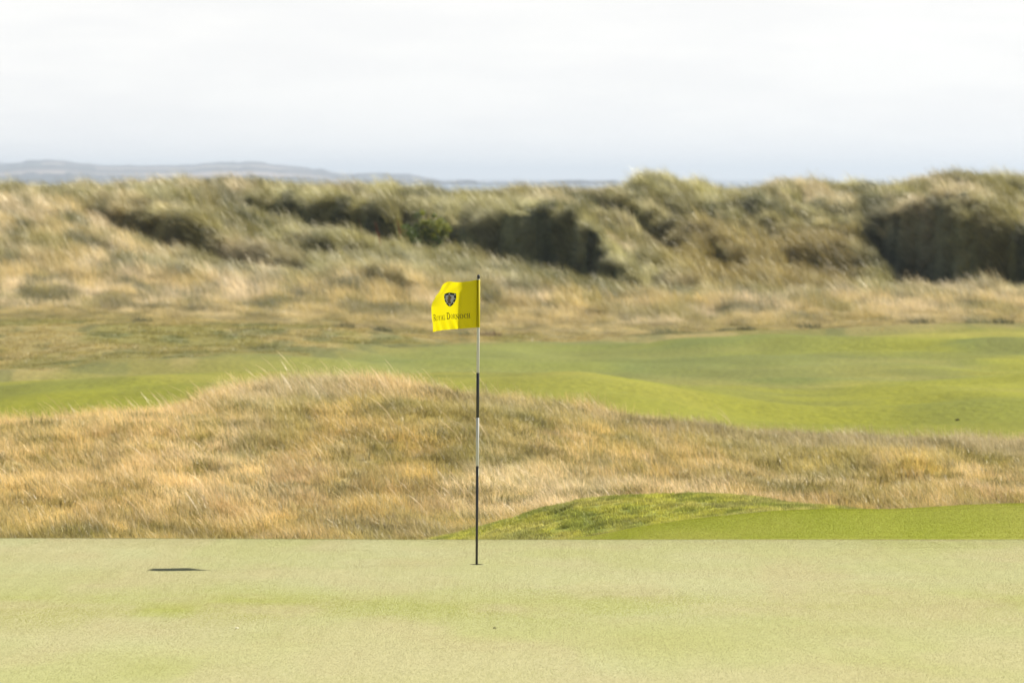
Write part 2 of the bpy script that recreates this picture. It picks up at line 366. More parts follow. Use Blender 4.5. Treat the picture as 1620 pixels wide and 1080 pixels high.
def green_col(X, D):
    n1 = fbm(X / 1.1, D / 3.0, 2, 81); n2 = fbm(X / 0.7, D / 2.4, 2, 82); n3 = fbm(X / 2.4 + 7, D / 3.0, 3, 83)
    dry = np.array([0.50, 0.49, 0.255]); fresh = np.array([0.37, 0.385, 0.075]); tan = np.array([0.50, 0.455, 0.24])
    band = np.exp(-((D - 36.5 - 0.15 * X) / 1.25) ** 2) * (1 - 0.75 * sstep(850, 1250, u_of(X, D)))
    f = np.clip(0.12 + 0.85 * band * (0.45 + 0.55 * sstep(0.3, 0.6, n3)) + 0.12 * (1 - sstep(33, 36, D)) + 0.7 * (n1 - 0.5), 0, 1)
    c = lerp(np.broadcast_to(dry, X.shape + (3,)), fresh, f)
    c = lerp(c, np.broadcast_to(tan, c.shape), 0.7 * sstep(0.45, 0.68, n2 + 0.06 * (1 - sstep(32, 35, D))))
    return c

def mound_col(X, D):
    n1 = fbm(X / 0.22, D / 0.5, 4, 91); n2 = fbm(X / 0.8, D / 0.9, 3, 92)
    c = lerp(np.broadcast_to(np.array([0.265, 0.275, 0.045]), X.shape + (3,)), np.array([0.17, 0.195, 0.035]), sstep(0.4, 0.62, n1))
    return lerp(c, np.broadcast_to(np.array([0.29, 0.27, 0.10]), c.shape), 0.35 * sstep(0.50, 0.68, n2))

def collar_col(X, D):
    n1 = fbm(X / 1.2, D / 1.6, 2, 93)
    return lerp(np.broadcast_to(np.array([0.30, 0.325, 0.045]), X.shape + (3,)), np.array([0.34, 0.345, 0.065]), sstep(0.35, 0.65, n1))

def blend_all(X, D):
    u = u_of(X, D)
    c = green_col(X, D) * 0.9
    k = sstep(46.3, 46.6, D); c = lerp(c, collar_col(X, D), k)
    k = np.where(u > 1290, sstep(50.6, 51.2, D), sstep(48.7, 48.85, D)); c = lerp(c, mound_col(X, D), k)
    k = sstep(53.2, 54.2, D); c = lerp(c, rough_col(X, D) * 0.55, k)
    k = sstep(81.0, 82.5, D + 1.2 * (fbm(X / 1.5, D / 4, 2, 95) - 0.5)); c = lerp(c, mown_col(X, D), k)
    me = mown_edge(u)
    k = sstep(me - 9, me + 7, D + 7 * (fbm(X / 5, D / 9, 3, 96) - 0.5)); c = lerp(c, semi_col(X, D), k)
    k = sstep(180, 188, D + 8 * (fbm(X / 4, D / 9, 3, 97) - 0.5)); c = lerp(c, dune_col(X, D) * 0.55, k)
    k = sstep(284, 300, D); c = lerp(c, np.broadcast_to(np.array([0.42, 0.36, 0.26]), c.shape), k)
    return c

# ---------------------------------------------------------------- materials
def mat(name):
    mm = bpy.data.materials.new(name); mm.use_nodes = True; mm.node_tree.nodes.clear()
    return mm, mm.node_tree

def ground_material(name, grain, bump, bump_scale, contrast=0.25, sheen=0.0):
    mm, t = mat(name)
    n = t.nodes.new; l = t.links.new
    o = n('ShaderNodeOutputMaterial'); b = n('ShaderNodeBsdfPrincipled')
    b.inputs['Roughness'].default_value = 0.85; b.inputs['Specular IOR Level'].default_value = 0.15
    b.inputs['Sheen Weight'].default_value = sheen; b.inputs['Sheen Roughness'].default_value = 0.5
    at = n('ShaderNodeAttribute'); at.attribute_name = 'turf'
    tc = n('ShaderNodeTexCoord')
    mp = n('ShaderNodeMapping'); mp.inputs['Scale'].default_value = (1, 0.35, 1); l(tc.outputs['Object'], mp.inputs[0])
    nz = n('ShaderNodeTexNoise'); nz.inputs['Scale'].default_value = grain; nz.inputs['Detail'].default_value = 5; nz.inputs['Roughness'].default_value = 0.7
    l(mp.outputs[0], nz.inputs['Vector'])
    mr = n('ShaderNodeMapRange'); mr.inputs['From Min'].default_value = 0.25; mr.inputs['From Max'].default_value = 0.75
    mr.inputs['To Min'].default_value = 1 - contrast; mr.inputs['To Max'].default_value = 1 + contrast; l(nz.outputs[0], mr.inputs[0])
    vm = n('ShaderNodeVectorMath'); vm.operation = 'SCALE'; l(at.outputs['Color'], vm.inputs[0]); l(mr.outputs[0], vm.inputs['Scale'])
    l(vm.outputs[0], b.inputs['Base Color'])
    nb = n('ShaderNodeTexNoise'); nb.inputs['Scale'].default_value = bump_scale; nb.inputs['Detail'].default_value = 4; l(tc.outputs['Object'], nb.inputs['Vector'])
    bp = n('ShaderNodeBump'); bp.inputs['Strength'].default_value = bump; bp.inputs['Distance'].default_value = 0.5 / bump_scale
    l(nb.outputs[0], bp.inputs['Height']); l(bp.outputs[0], b.inputs['Normal']); l(b.outputs[0], o.inputs[0])
    return mm

M_GREEN = ground_material('mown_green_turf', 60, 0.3, 40, 0.15)
M_TURF = ground_material('fairway_turf', 9, 0.45, 4, 0.26)
M_SOIL = ground_material('rough_ground_cover', 5, 0.5, 4, 0.35)

def blade_material(name, transl=0.42, gloss=0.05, basedark=0.55, spread=0.45):
    """colour from the place (instance attribute) times the blade's own shade; the foot of a blade is duller"""
    mm, t = mat(name)
    n = t.nodes.new; l = t.links.new
    o = n('ShaderNodeOutputMaterial')
    at = n('ShaderNodeAttribute'); at.attribute_type = 'INSTANCER'; at.attribute_name = 'tint'
    bl = n('ShaderNodeAttribute'); bl.attribute_name = 'blade'
    sp = n('ShaderNodeSeparateColor'); l(bl.outputs['Color'], sp.inputs[0])
    mr = n('ShaderNodeMapRange'); mr.inputs['To Min'].default_value = 1 - spread; mr.inputs['To Max'].default_value = 1 + spread; l(sp.outputs[0], mr.inputs[0])
    vm = n('ShaderNodeVectorMath'); vm.operation = 'SCALE'; l(at.outputs['Color'], vm.inputs[0]); l(mr.outputs[0], vm.inputs['Scale'])
    # green at the foot, dry at the tip: blue channel carries "dryness" of the blade
    mx = n('ShaderNodeMix'); mx.data_type = 'RGBA'; mx.blend_type = 'MIX'
    l(sp.outputs[2], mx.inputs[0]); l(vm.outputs[0], mx.inputs[6])
    hs = n('ShaderNodeVectorMath'); hs.operation = 'MULTIPLY'; hs.inputs[1].default_value = (1.45, 1.32, 1.5); l(vm.outputs[0], hs.inputs[0]); l(hs.outputs[0], mx.inputs[7])
    d = n('ShaderNodeBsdfDiffuse'); tr = n('ShaderNodeBsdfTranslucent'); g = n('ShaderNodeBsdfGlossy'); g.inputs['Roughness'].default_value = 0.45
    l(mx.outputs[2], d.inputs[0]); l(mx.outputs[2], tr.inputs[0]); g.inputs[0].default_value = (0.9, 0.88, 0.8, 1)
    m1 = n('ShaderNodeMixShader'); m1.inputs[0].default_value = transl; l(d.outputs[0], m1.inputs[1]); l(tr.outputs[0], m1.inputs[2])
    m2 = n('ShaderNodeMixShader'); m2.inputs[0].default_value = gloss; l(m1.outputs[0], m2.inputs[1]); l(g.outputs[0], m2.inputs[2])
    l(m2.outputs[0], o.inputs[0])
    return mm
M_BLADE = blade_material('grass_blade')
M_MARRAM = blade_material('marram_blade', 0.30, 0.06)
M_TURFBLADE = blade_material('short_turf_blade', 0.45, 0.03, spread=0.4)

def place_turf_material(name, colA, colB, colC, scl, contrast=0.4, band=False, transl=0.45):
    mm, t = mat(name)
    n = t.nodes.new; l = t.links.new
    def ma(op, a, b=None, c=None):
        q = n('ShaderNodeMath'); q.operation = op
        for i, x in enumerate((a, b, c)):
            if x is None: continue
            if isinstance(x, (int, float)): q.inputs[i].default_value = x
            else: l(x, q.inputs[i])
        return q.outputs[0]
    def ramp(x, a, b, lo=0.0, hi=1.0):
        q = n('ShaderNodeMapRange'); q.interpolation_type = 'SMOOTHSTEP'
        q.inputs['From Min'].default_value = a; q.inputs['From Max'].default_value = b; q.inputs['To Min'].default_value = lo; q.inputs['To Max'].default_value = hi
        l(x, q.inputs[0]); return q.outputs[0]
    def noise(sx, sy, det):
        mp = n('ShaderNodeMapping'); mp.inputs['Scale'].default_value = (sx, sy, 0.01); l(geo.outputs['Position'], mp.inputs[0])
        q = n('ShaderNodeTexNoise'); q.inputs['Scale'].default_value = 1; q.inputs['Detail'].default_value = det; l(mp.outputs[0], q.inputs['Vector']); return q.outputs[0]
    def mix(f, a, b):
        q = n('ShaderNodeMix'); q.data_type = 'RGBA'
        l(f, q.inputs[0])
        for k, x in ((6, a), (7, b)):
            if isinstance(x, tuple): q.inputs[k].default_value = (*x, 1)
            else: l(x, q.inputs[k])
        return q.outputs[2]
    o = n('ShaderNodeOutputMaterial'); geo = n('ShaderNodeNewGeometry')
    f = ramp(noise(scl[0], scl[1], 2), 0.40, 0.66, 0.0, 0.6 if band else 1.0)
    if band:
        sp = n('ShaderNodeSeparateXYZ'); l(geo.outputs['Position'], sp.inputs[0])
        dd = ma('SUBTRACT', sp.outputs[1], ma('ADD', 36.4, ma('MULTIPLY', sp.outputs[0], 0.12)))
        g = ma('EXPONENT', ma('MULTIPLY', ma('MULTIPLY', dd, dd), -0.30))
        wob = ramp(noise(0.9, 0.45, 1), 0.35, 0.6, 0.45, 1.0)
        side = ramp(sp.outputs[0], 0.3, 1.8, 1.0, 0.25)
        f = ma('MINIMUM', 1.0, ma('ADD', ma('MULTIPLY', f, 0.6), ma('MULTIPLY', ma('MULTIPLY', ma('MULTIPLY', g, 1.25), wob), side)))
    c = mix(f, colA, colB)
    c = mix(ramp(noise(scl[0] * 1.7, scl[1] * 1.5, 2), 0.45, 0.66, 0.0, 0.75), c, colC)
    bl = n('ShaderNodeAttribute'); bl.attribute_name = 'blade'; sb = n('ShaderNodeSeparateColor'); l(bl.outputs['Color'], sb.inputs[0])
    vm = n('ShaderNodeVectorMath'); vm.operation = 'SCALE'; l(c, vm.inputs[0]); l(ramp(sb.outputs[0], 0, 1, 1 - contrast, 1 + contrast), vm.inputs['Scale'])
    d = n('ShaderNodeBsdfDiffuse'); tr = n('ShaderNodeBsdfTranslucent'); l(vm.outputs[0], d.inputs[0]); l(vm.outputs[0], tr.inputs[0])
    m1 = n('ShaderNodeMixShader'); m1.inputs[0].default_value = transl; l(d.outputs[0], m1.inputs[1]); l(tr.outputs[0], m1.inputs[2]); l(m1.outputs[0], o.inputs[0])
    return mm
M_GREENBLADE = place_turf_material('putting_green_blade', (0.372, 0.350, 0.178), (0.252, 0.265, 0.024), (0.360, 0.298, 0.155), (0.75, 0.32), 0.65, True)
M_COLLARBLADE = place_turf_material('fringe_blade', (0.385, 0.40, 0.066), (0.43, 0.42, 0.10), (0.345, 0.37, 0.055), (0.8, 0.5), 0.4)

def plain(name, col, rough=0.6, spec=0.4, noise=0.0, scale=20.0, transl=0.0, metal=0.0):
    mm, t = mat(name)
    n = t.nodes.new; l = t.links.new
    o = n('ShaderNodeOutputMaterial'); b = n('ShaderNodeBsdfPrincipled')
    b.inputs['Roughness'].default_value = rough; b.inputs['Specular IOR Level'].default_value = spec; b.inputs['Metallic'].default_value = metal
    tc = n('ShaderNodeTexCoord'); nz = n('ShaderNodeTexNoise'); nz.inputs['Scale'].default_value = scale; nz.inputs['Detail'].default_value = 4
    l(tc.outputs['Object'], nz.inputs['Vector'])
    mx = n('ShaderNodeMix'); mx.data_type = 'RGBA'
    mx.inputs[6].default_value = (*[c * (1 - noise) for c in col], 1); mx.inputs[7].default_value = (*[min(1, c * (1 + noise)) for c in col], 1)
    l(nz.outputs[0], mx.inputs[0]); l(mx.outputs[2], b.inputs['Base Color'])
    if transl:
        tr = n('ShaderNodeBsdfTranslucent'); l(mx.outputs[2], tr.inputs[0])
        ms = n('ShaderNodeMixShader'); ms.inputs[0].default_value = transl; l(b.outputs[0], ms.inputs[1]); l(tr.outputs[0], ms.inputs[2]); l(ms.outputs[0], o.inputs[0])
    else: l(b.outputs[0], o.inputs[0])
    return mm

# ---------------------------------------------------------------- object helpers
def tag(o, label=None, cat=None, group=None, kind=None):
    if label: o['label'] = label
    if cat: o['category'] = cat
    if group: o['group'] = group
    if kind: o['kind'] = kind
    return o
def link_mesh(name, verts, faces, material, parent=None, smooth=False):
    me = bpy.data.meshes.new(name); me.from_pydata([tuple(v) for v in verts], [], faces); me.update()
    if material: me.materials.append(material)
    if smooth: me.polygons.foreach_set('use_smooth', [True] * len(me.polygons))
    o = bpy.data.objects.new(name, me); C.objects.link(o)
    if parent: o.parent = parent
    return o
def link_bm(name, bm, material, parent=None, smooth=False):
    me = bpy.data.meshes.new(name); bm.to_mesh(me); bm.free()
    if material: me.materials.append(material)
    if smooth: me.polygons.foreach_set('use_smooth', [True] * len(me.polygons))
    o = bpy.data.objects.new(name, me); C.objects.link(o)
    if parent: o.parent = parent
    return o
def empty(name, loc, label, cat, group=None):
    o = bpy.data.objects.new(name, None); o.empty_display_size = 0.2; C.objects.link(o); o.location = loc
    return tag(o, label, cat, group)

# ---------------------------------------------------------------- ground sheets
CU, CDD = np.meshgrid(cu, cD)
GX = x_of(CU, CDD)
COL = blend_all(GX, CDD)
def sheet(name, i0, i1, material, label_kind='structure', hole=False):
    nr = i1 - i0 + 1; nc = len(cu)
    V = np.stack([GX[i0:i1+1], CDD[i0:i1+1], Z[i0:i1+1]], -1).reshape(-1, 3)
    cols = COL[i0:i1+1].reshape(-1, 3)
    a = (np.arange(nr - 1)[:, None] * nc + np.arange(nc - 1)[None, :]).ravel()
    F = np.stack([a, a + 1, a + nc + 1, a + nc], 1)
    ring = None
    if hole:
        # open the turf round the cup and stitch it to a round rim
        cen = V[F].mean(1)
        inside = (np.abs(cen[:, 0] - PIN_X) < 0.085) & (np.abs(cen[:, 1] - PIN_D) < 0.085)
        F = F[~inside]
    me = bpy.data.meshes.new(name)
    me.from_pydata(V.tolist(), [], F.tolist()); me.update()
    at = me.attributes.new('turf', 'FLOAT_COLOR', 'POINT')
    at.data.foreach_set('color', np.concatenate([cols, np.ones((len(cols), 1))], 1).ravel())
    if hole:
        bm = bmesh.new(); bm.from_mesh(me); bm.verts.ensure_lookup_table()
        lay = bm.verts.layers.float_color['turf']
        be = [e for e in bm.edges if e.is_boundary and all(abs(v.co.x - PIN_X) < 0.2 and abs(v.co.y - PIN_D) < 0.2 for v in e.verts)]
        cv = []
        for k in range(40):
            t = k / 40 * 2 * math.pi
            x = PIN_X + 0.054 * math.cos(t); y = PIN_D + 0.054 * math.sin(t)
            v = bm.verts.new((x, y, float(ground_z(x, y)[0]))); v[lay] = (0.4, 0.4, 0.2, 1); cv.append(v)
        ce = [bm.edges.new((cv[k], cv[(k + 1) % 40])) for k in range(40)]
        bmesh.ops.triangle_fill(bm, use_beauty=True, edges=be + ce)
        bm.normal_update()
        for f in bm.faces:
            if f.normal.z < 0: f.normal_flip()
        bm.to_mesh(me); bm.free()
    me.materials.append(material)
    me.polygons.foreach_set('use_smooth', [True] * len(me.polygons))
    o = bpy.data.objects.new(name, me); C.objects.link(o)
    return tag(o, kind=label_kind)
def row(d): return int(np.argmin(np.abs(cD - d)))
sheet('putting_green', 0, row(46.6), M_GREEN, hole=True)
sheet('green_surround', row(46.6), row(54.0), M_GREEN)
sheet('rough_ground', row(54.0), row(82.0), M_SOIL)
sheet('fairway', row(82.0), row(184.0), M_TURF)
sheet('dunes', row(184.0), len(cD) - 1, M_SOIL)

# the sea and the far shore
SEA_Z = -11.0
mm, t = mat('sea_water'); n = t.nodes.new; l = t.links.new
o_ = n('ShaderNodeOutputMaterial'); b_ = n('ShaderNodeBsdfPrincipled'); b_.inputs['Base Color'].default_value = (0.05, 0.09, 0.12, 1)
b_.inputs['Roughness'].default_value = 0.25; tcw = n('ShaderNodeTexCoord'); nw = n('ShaderNodeTexNoise'); nw.inputs['Scale'].default_value = 0.15; nw.inputs['Detail'].default_value = 6
l(tcw.outputs['Object'], nw.inputs['Vector']); bw = n('ShaderNodeBump'); bw.inputs['Strength'].default_value = 0.6; bw.inputs['Distance'].default_value = 1.0
l(nw.outputs[0], bw.inputs['Height']); l(bw.outputs[0], b_.inputs['Normal']); l(b_.outputs[0], o_.inputs[0])
tag(link_mesh('sea', [(-40000, 330, SEA_Z), (40000, 330, SEA_Z), (40000, 42000, SEA_Z), (-40000, 42000, SEA_Z)], [(0, 1, 2, 3)], mm), kind='structure')

mm, t = mat('far_farmland'); n = t.nodes.new; l = t.links.new
o_ = n('ShaderNodeOutputMaterial'); b_ = n('ShaderNodeBsdfPrincipled'); b_.inputs['Roughness'].default_value = 0.9; b_.inputs['Specular IOR Level'].default_value = 0.1
at = n('ShaderNodeAttribute'); at.attribute_name = 'turf'; l(at.outputs['Color'], b_.inputs['Base Color']); l(b_.outputs[0], o_.inputs[0])
M_FAR = mm
def far_land(name, D0, D1, ridge, seed, nD=40):
    uu = np.arange(-2600, 1400, 5.0); dd = np.linspace(D0, D1 + 2500, nD)
    rp = np.array(ridge, float)
    rv = pchip1(rp[:, 0], rp[:, 1], uu)
    woods = np.clip(fbm(uu / 60.0, uu * 0, 3, seed) - 0.45, 0, 1) * 14 * (0.5 + vnoise(uu / 9.0, uu * 0, seed + 1))
    zr = z_of(rv, D1)
    U, DD = np.meshgrid(uu, dd)
    tt = np.clip((DD - D0) / (D1 - D0), 0, 1)
    zz = SEA_Z + 1.0 * (tt > 0) + (zr - SEA_Z)[None, :] * tt ** 0.85
    X = x_of(U, DD)
    zz += 8 * (fbm(X / 900, DD / 900, 3, seed + 3) - 0.5) * np.sin(np.pi * tt) 
    zz = np.where(DD > D1, zr[None, :] - (DD - D1) * 0.03, zz)
    fields = vnoise(X / 260.0, DD / 700.0, seed + 5)
    cell = _hash(np.floor(X / 330.0 + 0.3 * vnoise(X / 500, DD / 500, 3)), np.floor(DD / 480.0), seed + 6)
    wood = (fbm(X / 500.0, DD / 600.0, 3, seed + 7) > 0.53) | (DD > D1 - 450)
    c = np.where((cell > 0.55)[..., None], np.array([0.30, 0.235, 0.19]), np.array([0.06, 0.07, 0.06]))
    c = np.where(wood[..., None], np.array([0.02, 0.025, 0.022]), c)
    zz = zz + wood * (5 + 4 * vnoise(X / 22.0, DD / 60.0, seed + 8)) * (0.4 + woods[None, :] / 5).clip(0.3, 1.0)
    nr, nc = zz.shape
    V = np.stack([X, DD, zz], -1).reshape(-1, 3)
    a = (np.arange(nr - 1)[:, None] * nc + np.arange(nc - 1)[None, :]).ravel()
    F = np.stack([a, a + 1, a + nc + 1, a + nc], 1)
    me = bpy.data.meshes.new(name); me.from_pydata(V.tolist(), [], F.tolist()); me.update()
    at = me.attributes.new('turf', 'FLOAT_COLOR', 'POINT'); cc = c.reshape(-1, 3)
    at.data.foreach_set('color', np.concatenate([cc, np.ones((len(cc), 1))], 1).ravel())
    me.materials.append(M_FAR)
    o = bpy.data.objects.new(name, me); C.objects.link(o); return tag(o, kind='structure')
far_land('far_hills', 11000, 15000, [(-2600, 264), (-900, 260), (0, 265), (30, 261), (70, 258), (100, 259), (125, 263), (200, 264), (300, 264), (330, 260), (400, 261), (450, 266), (520, 274), (560, 278), (600, 278), (640, 279), (660, 283), (680, 288), (740, 293), (800, 296), (880, 300), (960, 303), (1000, 313), (1400, 320)], 201)
far_land('distant_hills', 17500, 19500, [(-2600, 256), (-900, 260), (-300, 259), (-100, 257), (0, 257), (50, 262), (110, 268), (200, 285), (1400, 300)], 301, 16)

# ---------------------------------------------------------------- grass prototypes (mesh data only; scattered below)
PROTO = bpy.data.collections.new('seed_stock')          # never linked to the scene
def blades_mesh(name, blades, material):
    """blades: list of (root xyz, height, width, lean vector (x,y), curl, rnd, dry, segs, head)"""
    V = []; F = []; A = []
    for (rx, ry, rz), h, w, (lx, ly), curl, rnd, dry, segs, head in blades:
        ang = random.uniform(0, math.pi); px, py = math.cos(ang) * w / 2, math.sin(ang) * w / 2
        b0 = len(V)
        for k in range(segs + 1):
            t = k / segs
            off = t ** curl
            x = rx + lx * off * h; y = ry + ly * off * h
            z = rz + h * t * (1 - 0.35 * t * (abs(lx) + abs(ly)))
            ww = (1 - t * 0.85) if not head else (0.45 if t < 0.7 else (1.0 if t < 0.95 else 0.25))
            if k == segs and not head:
                V.append((x, y, z)); A.append((rnd, t, dry, 1))
            else:
                V.append((x - px * ww, y - py * ww, z)); V.append((x + px * ww, y + py * ww, z)); A += [(rnd, t, dry, 1)] * 2
        for k in range(segs):
            a = b0 + 2 * k
            if k == segs - 1 and not head: F.append((a, a + 1, a + 2))
            else: F.append((a, a + 1, a + 3, a + 2))
    me = bpy.data.meshes.new(name); me.from_pydata(V, [], F); me.update()
    at = me.attributes.new('blade', 'FLOAT_COLOR', 'POINT'); at.data.foreach_set('color', np.array(A, float).ravel())
    me.materials.append(material)
    o = bpy.data.objects.new(name, me); PROTO.objects.link(o)
    return o
R = random.uniform
def disc(r):
    a = R(0, 2 * math.pi); q = r * math.sqrt(R(0, 1)); return q * math.cos(a), q * math.sin(a)
def make_fescue(k):
    bl = []
    for i in range(110):
        x, y = disc(0.20); h = R(0.07, 0.23)
        bl.append(((x, y, -0.03), h, R(0.0025, 0.005), (-R(-0.15, 0.6) + R(-.25, .25), R(-.4, .4)), R(1.4, 2.4), R(0, 1), R(0, 0.6), 2, False))
    for i in range(24):
        x, y = disc(0.20); h = R(0.17, 0.33)
        bl.append(((x, y, -0.03), h, R(0.004, 0.007), (-R(0.0, 0.65), R(-.35, .35)), R(1.3, 2.2), R(0.2, 1), R(0.3, 1), 3, True))
    return blades_mesh('fescue', bl, M_BLADE)
def make_low(k):
    bl = []
    for i in range(70):
        x, y = disc(0.18); h = R(0.05, 0.16)
        bl.append(((x, y, -0.02), h, R(0.006, 0.012), (R(-.8, .3), R(-.4, .4)), R(1.2, 2.2), R(0, 1), R(0, 0.3), 2, False))
    return blades_mesh('low_grass', bl, M_BLADE)
def make_marram(k):
    bl = []
    for i in range(80):
        x, y = disc(0.30); h = R(0.35, 0.80)
        bl.append(((x, y, -0.08), h, R(0.010, 0.018), (-R(0.15, 1.0) + x * 0.8, y * 1.2 + R(-.35, .35)), R(1.6, 2.6), R(0, 1), R(0, 0.6), 3, False))
    for i in range(8):
        x, y = disc(0.25); h = R(0.6, 0.95)
        bl.append(((x, y, -0.08), h, R(0.014, 0.022), (-R(0.3, 0.7), R(-.2, .2)), R(1.4, 2.0), R(0.5, 1), R(0.6, 1), 3, True))
    return blades_mesh('marram', bl, M_MARRAM)
def make_stalks(k):
    bl = []
    for i in range(3):
        x, y = disc(0.35); h = R(0.38, 0.60)
        bl.append(((x, y, -0.02), h, R(0.004, 0.008), (-R(0.35, 0.75), R(-.2, .2)), R(1.3, 1.8), R(0.5, 1), R(0.8, 1), 4, True))
    return blades_mesh('stalks', bl, M_BLADE)
def make_turf(k, rad, n_, h0, h1, w0, w1, lean=0.5):
    bl = []
    for i in range(n_):
        a = R(0, 2 * math.pi); q = rad * min(1.6, abs(random.gauss(0, 0.55)) + 0.12 * random.random()); x, y = q * math.cos(a), q * math.sin(a); h = R(h0, h1)
        bl.append(((x, y, -0.002), h, R(w0, w1), (R(-lean, lean * 0.6), R(-lean, lean)), R(1.2, 2.0), R(0, 1), R(0, 0.4), 1, False))
    return blades_mesh('turf', bl, M_TURFBLADE)

def make_tile(k, size, n_, h0, h1, w0, w1, material, lean=0.5):
    bl = []
    for i in range(n_):
        x, y = R(-size / 2, size / 2), R(-size / 2, size / 2); h = R(h0, h1)
        bl.append(((x, y, -0.002), h, R(w0, w1), (R(-lean, lean * 0.6), R(-lean, lean)), R(1.2, 2.0), R(0, 1), R(0, 0.4), 1, False))
    return blades_mesh('turf', bl, material)

def scatter(name, P, rot, scl, tint, protos, label, cat='grass', kind='stuff'):
    me = bpy.data.meshes.new(name); me.from_pydata(P.tolist(), [], []); me.update()
    nP = len(P)
    for nm, ty, arr, key in (('rot', 'FLOAT_VECTOR', rot, 'vector'), ('scl', 'FLOAT_VECTOR', scl, 'vector')):
        at = me.attributes.new(nm, ty, 'POINT'); at.data.foreach_set(key, np.ascontiguousarray(arr, dtype=np.float32).ravel())
    at = me.attributes.new('tint', 'FLOAT_COLOR', 'POINT'); at.data.foreach_set('color', np.concatenate([tint, np.ones((nP, 1))], 1).astype(np.float32).ravel())
    at = me.attributes.new('pick', 'INT', 'POINT'); at.data.foreach_set('value', rng.integers(0, len(protos), nP).astype(np.int32))
    me.materials.append(protos[0].data.materials[0])
    o = bpy.data.objects.new(name, me); C.objects.link(o); tag(o, label, cat, None, kind)
    ng = bpy.data.node_groups.new(name + '_scatter', 'GeometryNodeTree')
    ng.interface.new_socket('Geometry', in_out='INPUT', socket_type='NodeSocketGeometry')
    ng.interface.new_socket('Geometry', in_out='OUTPUT', socket_type='NodeSocketGeometry')
    n = ng.nodes.new; l = ng.links.new
    gi = n('NodeGroupInput'); go = n('NodeGroupOutput')
    join = n('GeometryNodeJoinGeometry')
    for p in protos:
        oi = n('GeometryNodeObjectInfo'); oi.inputs['Object'].default_value = p; oi.inputs['As Instance'].default_value = True
        l(oi.outputs['Geometry'], join.inputs[0])
    m2p = n('GeometryNodeMeshToPoints'); l(gi.outputs[0], m2p.inputs[0])
    iop = n('GeometryNodeInstanceOnPoints'); l(m2p.outputs[0], iop.inputs['Points']); l(join.outputs[0], iop.inputs['Instance'])
    iop.inputs['Pick Instance'].default_value = True
    def attr(nm, ty):
        a = n('GeometryNodeInputNamedAttribute'); a.data_type = ty; a.inputs['Name'].default_value = nm; return a.outputs[0]
    l(attr('pick', 'INT'), iop.inputs['Instance Index'])
    l(attr('rot', 'FLOAT_VECTOR'), iop.inputs['Rotation']); l(attr('scl', 'FLOAT_VECTOR'), iop.inputs['Scale'])
    l(iop.outputs[0], go.inputs[0])
    md = o.modifiers.new('scatter', 'NODES'); md.node_group = ng
    return o

def sample(D0, D1, u0, u1, density, keep=None):
    """random points on the ground between two distances, even per m2 of surface"""
    Xm = max(abs(x_of(u0, D1)), abs(x_of(u1, D1)))
    area = 2 * Xm * (D1 - D0); n_ = int(area * density * 1.0)
    X = rng.uniform(-Xm, Xm, n_); D = rng.uniform(D0, D1, n_)
    u = u_of(X, D); k = (u > u0) & (u < u1)
    X, D = X[k], D[k]
    # steeper faces get proportionally more
    e = 0.15
    gx = (ground_z(X + e, D) - ground_z(X - e, D)) / (2 * e); gy = (ground_z(X, D + e) - ground_z(X, D - e)) / (2 * e)
    st = np.sqrt(1 + gx ** 2 + gy ** 2)
    extra = np.clip(np.floor(st - 1 + rng.random(len(X))), 0, 6).astype(int)
    idx = np.concatenate([np.arange(len(X)), np.repeat(np.arange(len(X)), extra)])
    X, D = X[idx], D[idx]
    j = np.concatenate([np.zeros(len(st)), np.ones(len(idx) - len(st))])
    X = X + j * rng.uniform(-.2, .2, len(X)); D = D + j * rng.uniform(-.25, .25, len(X))
    if keep is not None:
        k = keep(X, D); X, D = X[k], D[k]
    gx = (ground_z(X + e, D) - ground_z(X - e, D)) / (2 * e); gy = (ground_z(X, D + e) - ground_z(X, D - e)) / (2 * e)
    return X, D, ground_z(X, D), gx, gy
def tilt(gx, gy, amt, spin):
    """Euler angles: turn about the vertical, then lean with the slope by amt"""
    nn = len(gx); sp = rng.uniform(-spin, spin, nn)
    a = np.arctan(gy) * amt; b = -np.arctan(gx) * amt; O = np.zeros(nn); I = np.ones(nn)
    ca, sa, cb, sb, cs, ss = np.cos(a), np.sin(a), np.cos(b), np.sin(b), np.cos(sp), np.sin(sp)
    A = np.stack([I, O, O, O, ca, -sa, O, sa, ca], 1).reshape(-1, 3, 3)
    B = np.stack([cb, O, sb, O, I, O, -sb, O, cb], 1).reshape(-1, 3, 3)
    G_ = np.stack([cs, -ss, O, ss, cs, O, O, O, I], 1).reshape(-1, 3, 3)
    M = B @ A @ G_
    return np.stack([np.arctan2(M[:, 2, 1], M[:, 2, 2]), -np.arcsin(np.clip(M[:, 2, 0], -1, 1)), np.arctan2(M[:, 1, 0], M[:, 0, 0])], 1)

FES = [make_fescue(k) for k in range(4)]
LOW = [make_low(k) for k in range(3)]
MAR = [make_marram(k) for k in range(5)]
STK = [make_stalks(k) for k in range(3)]

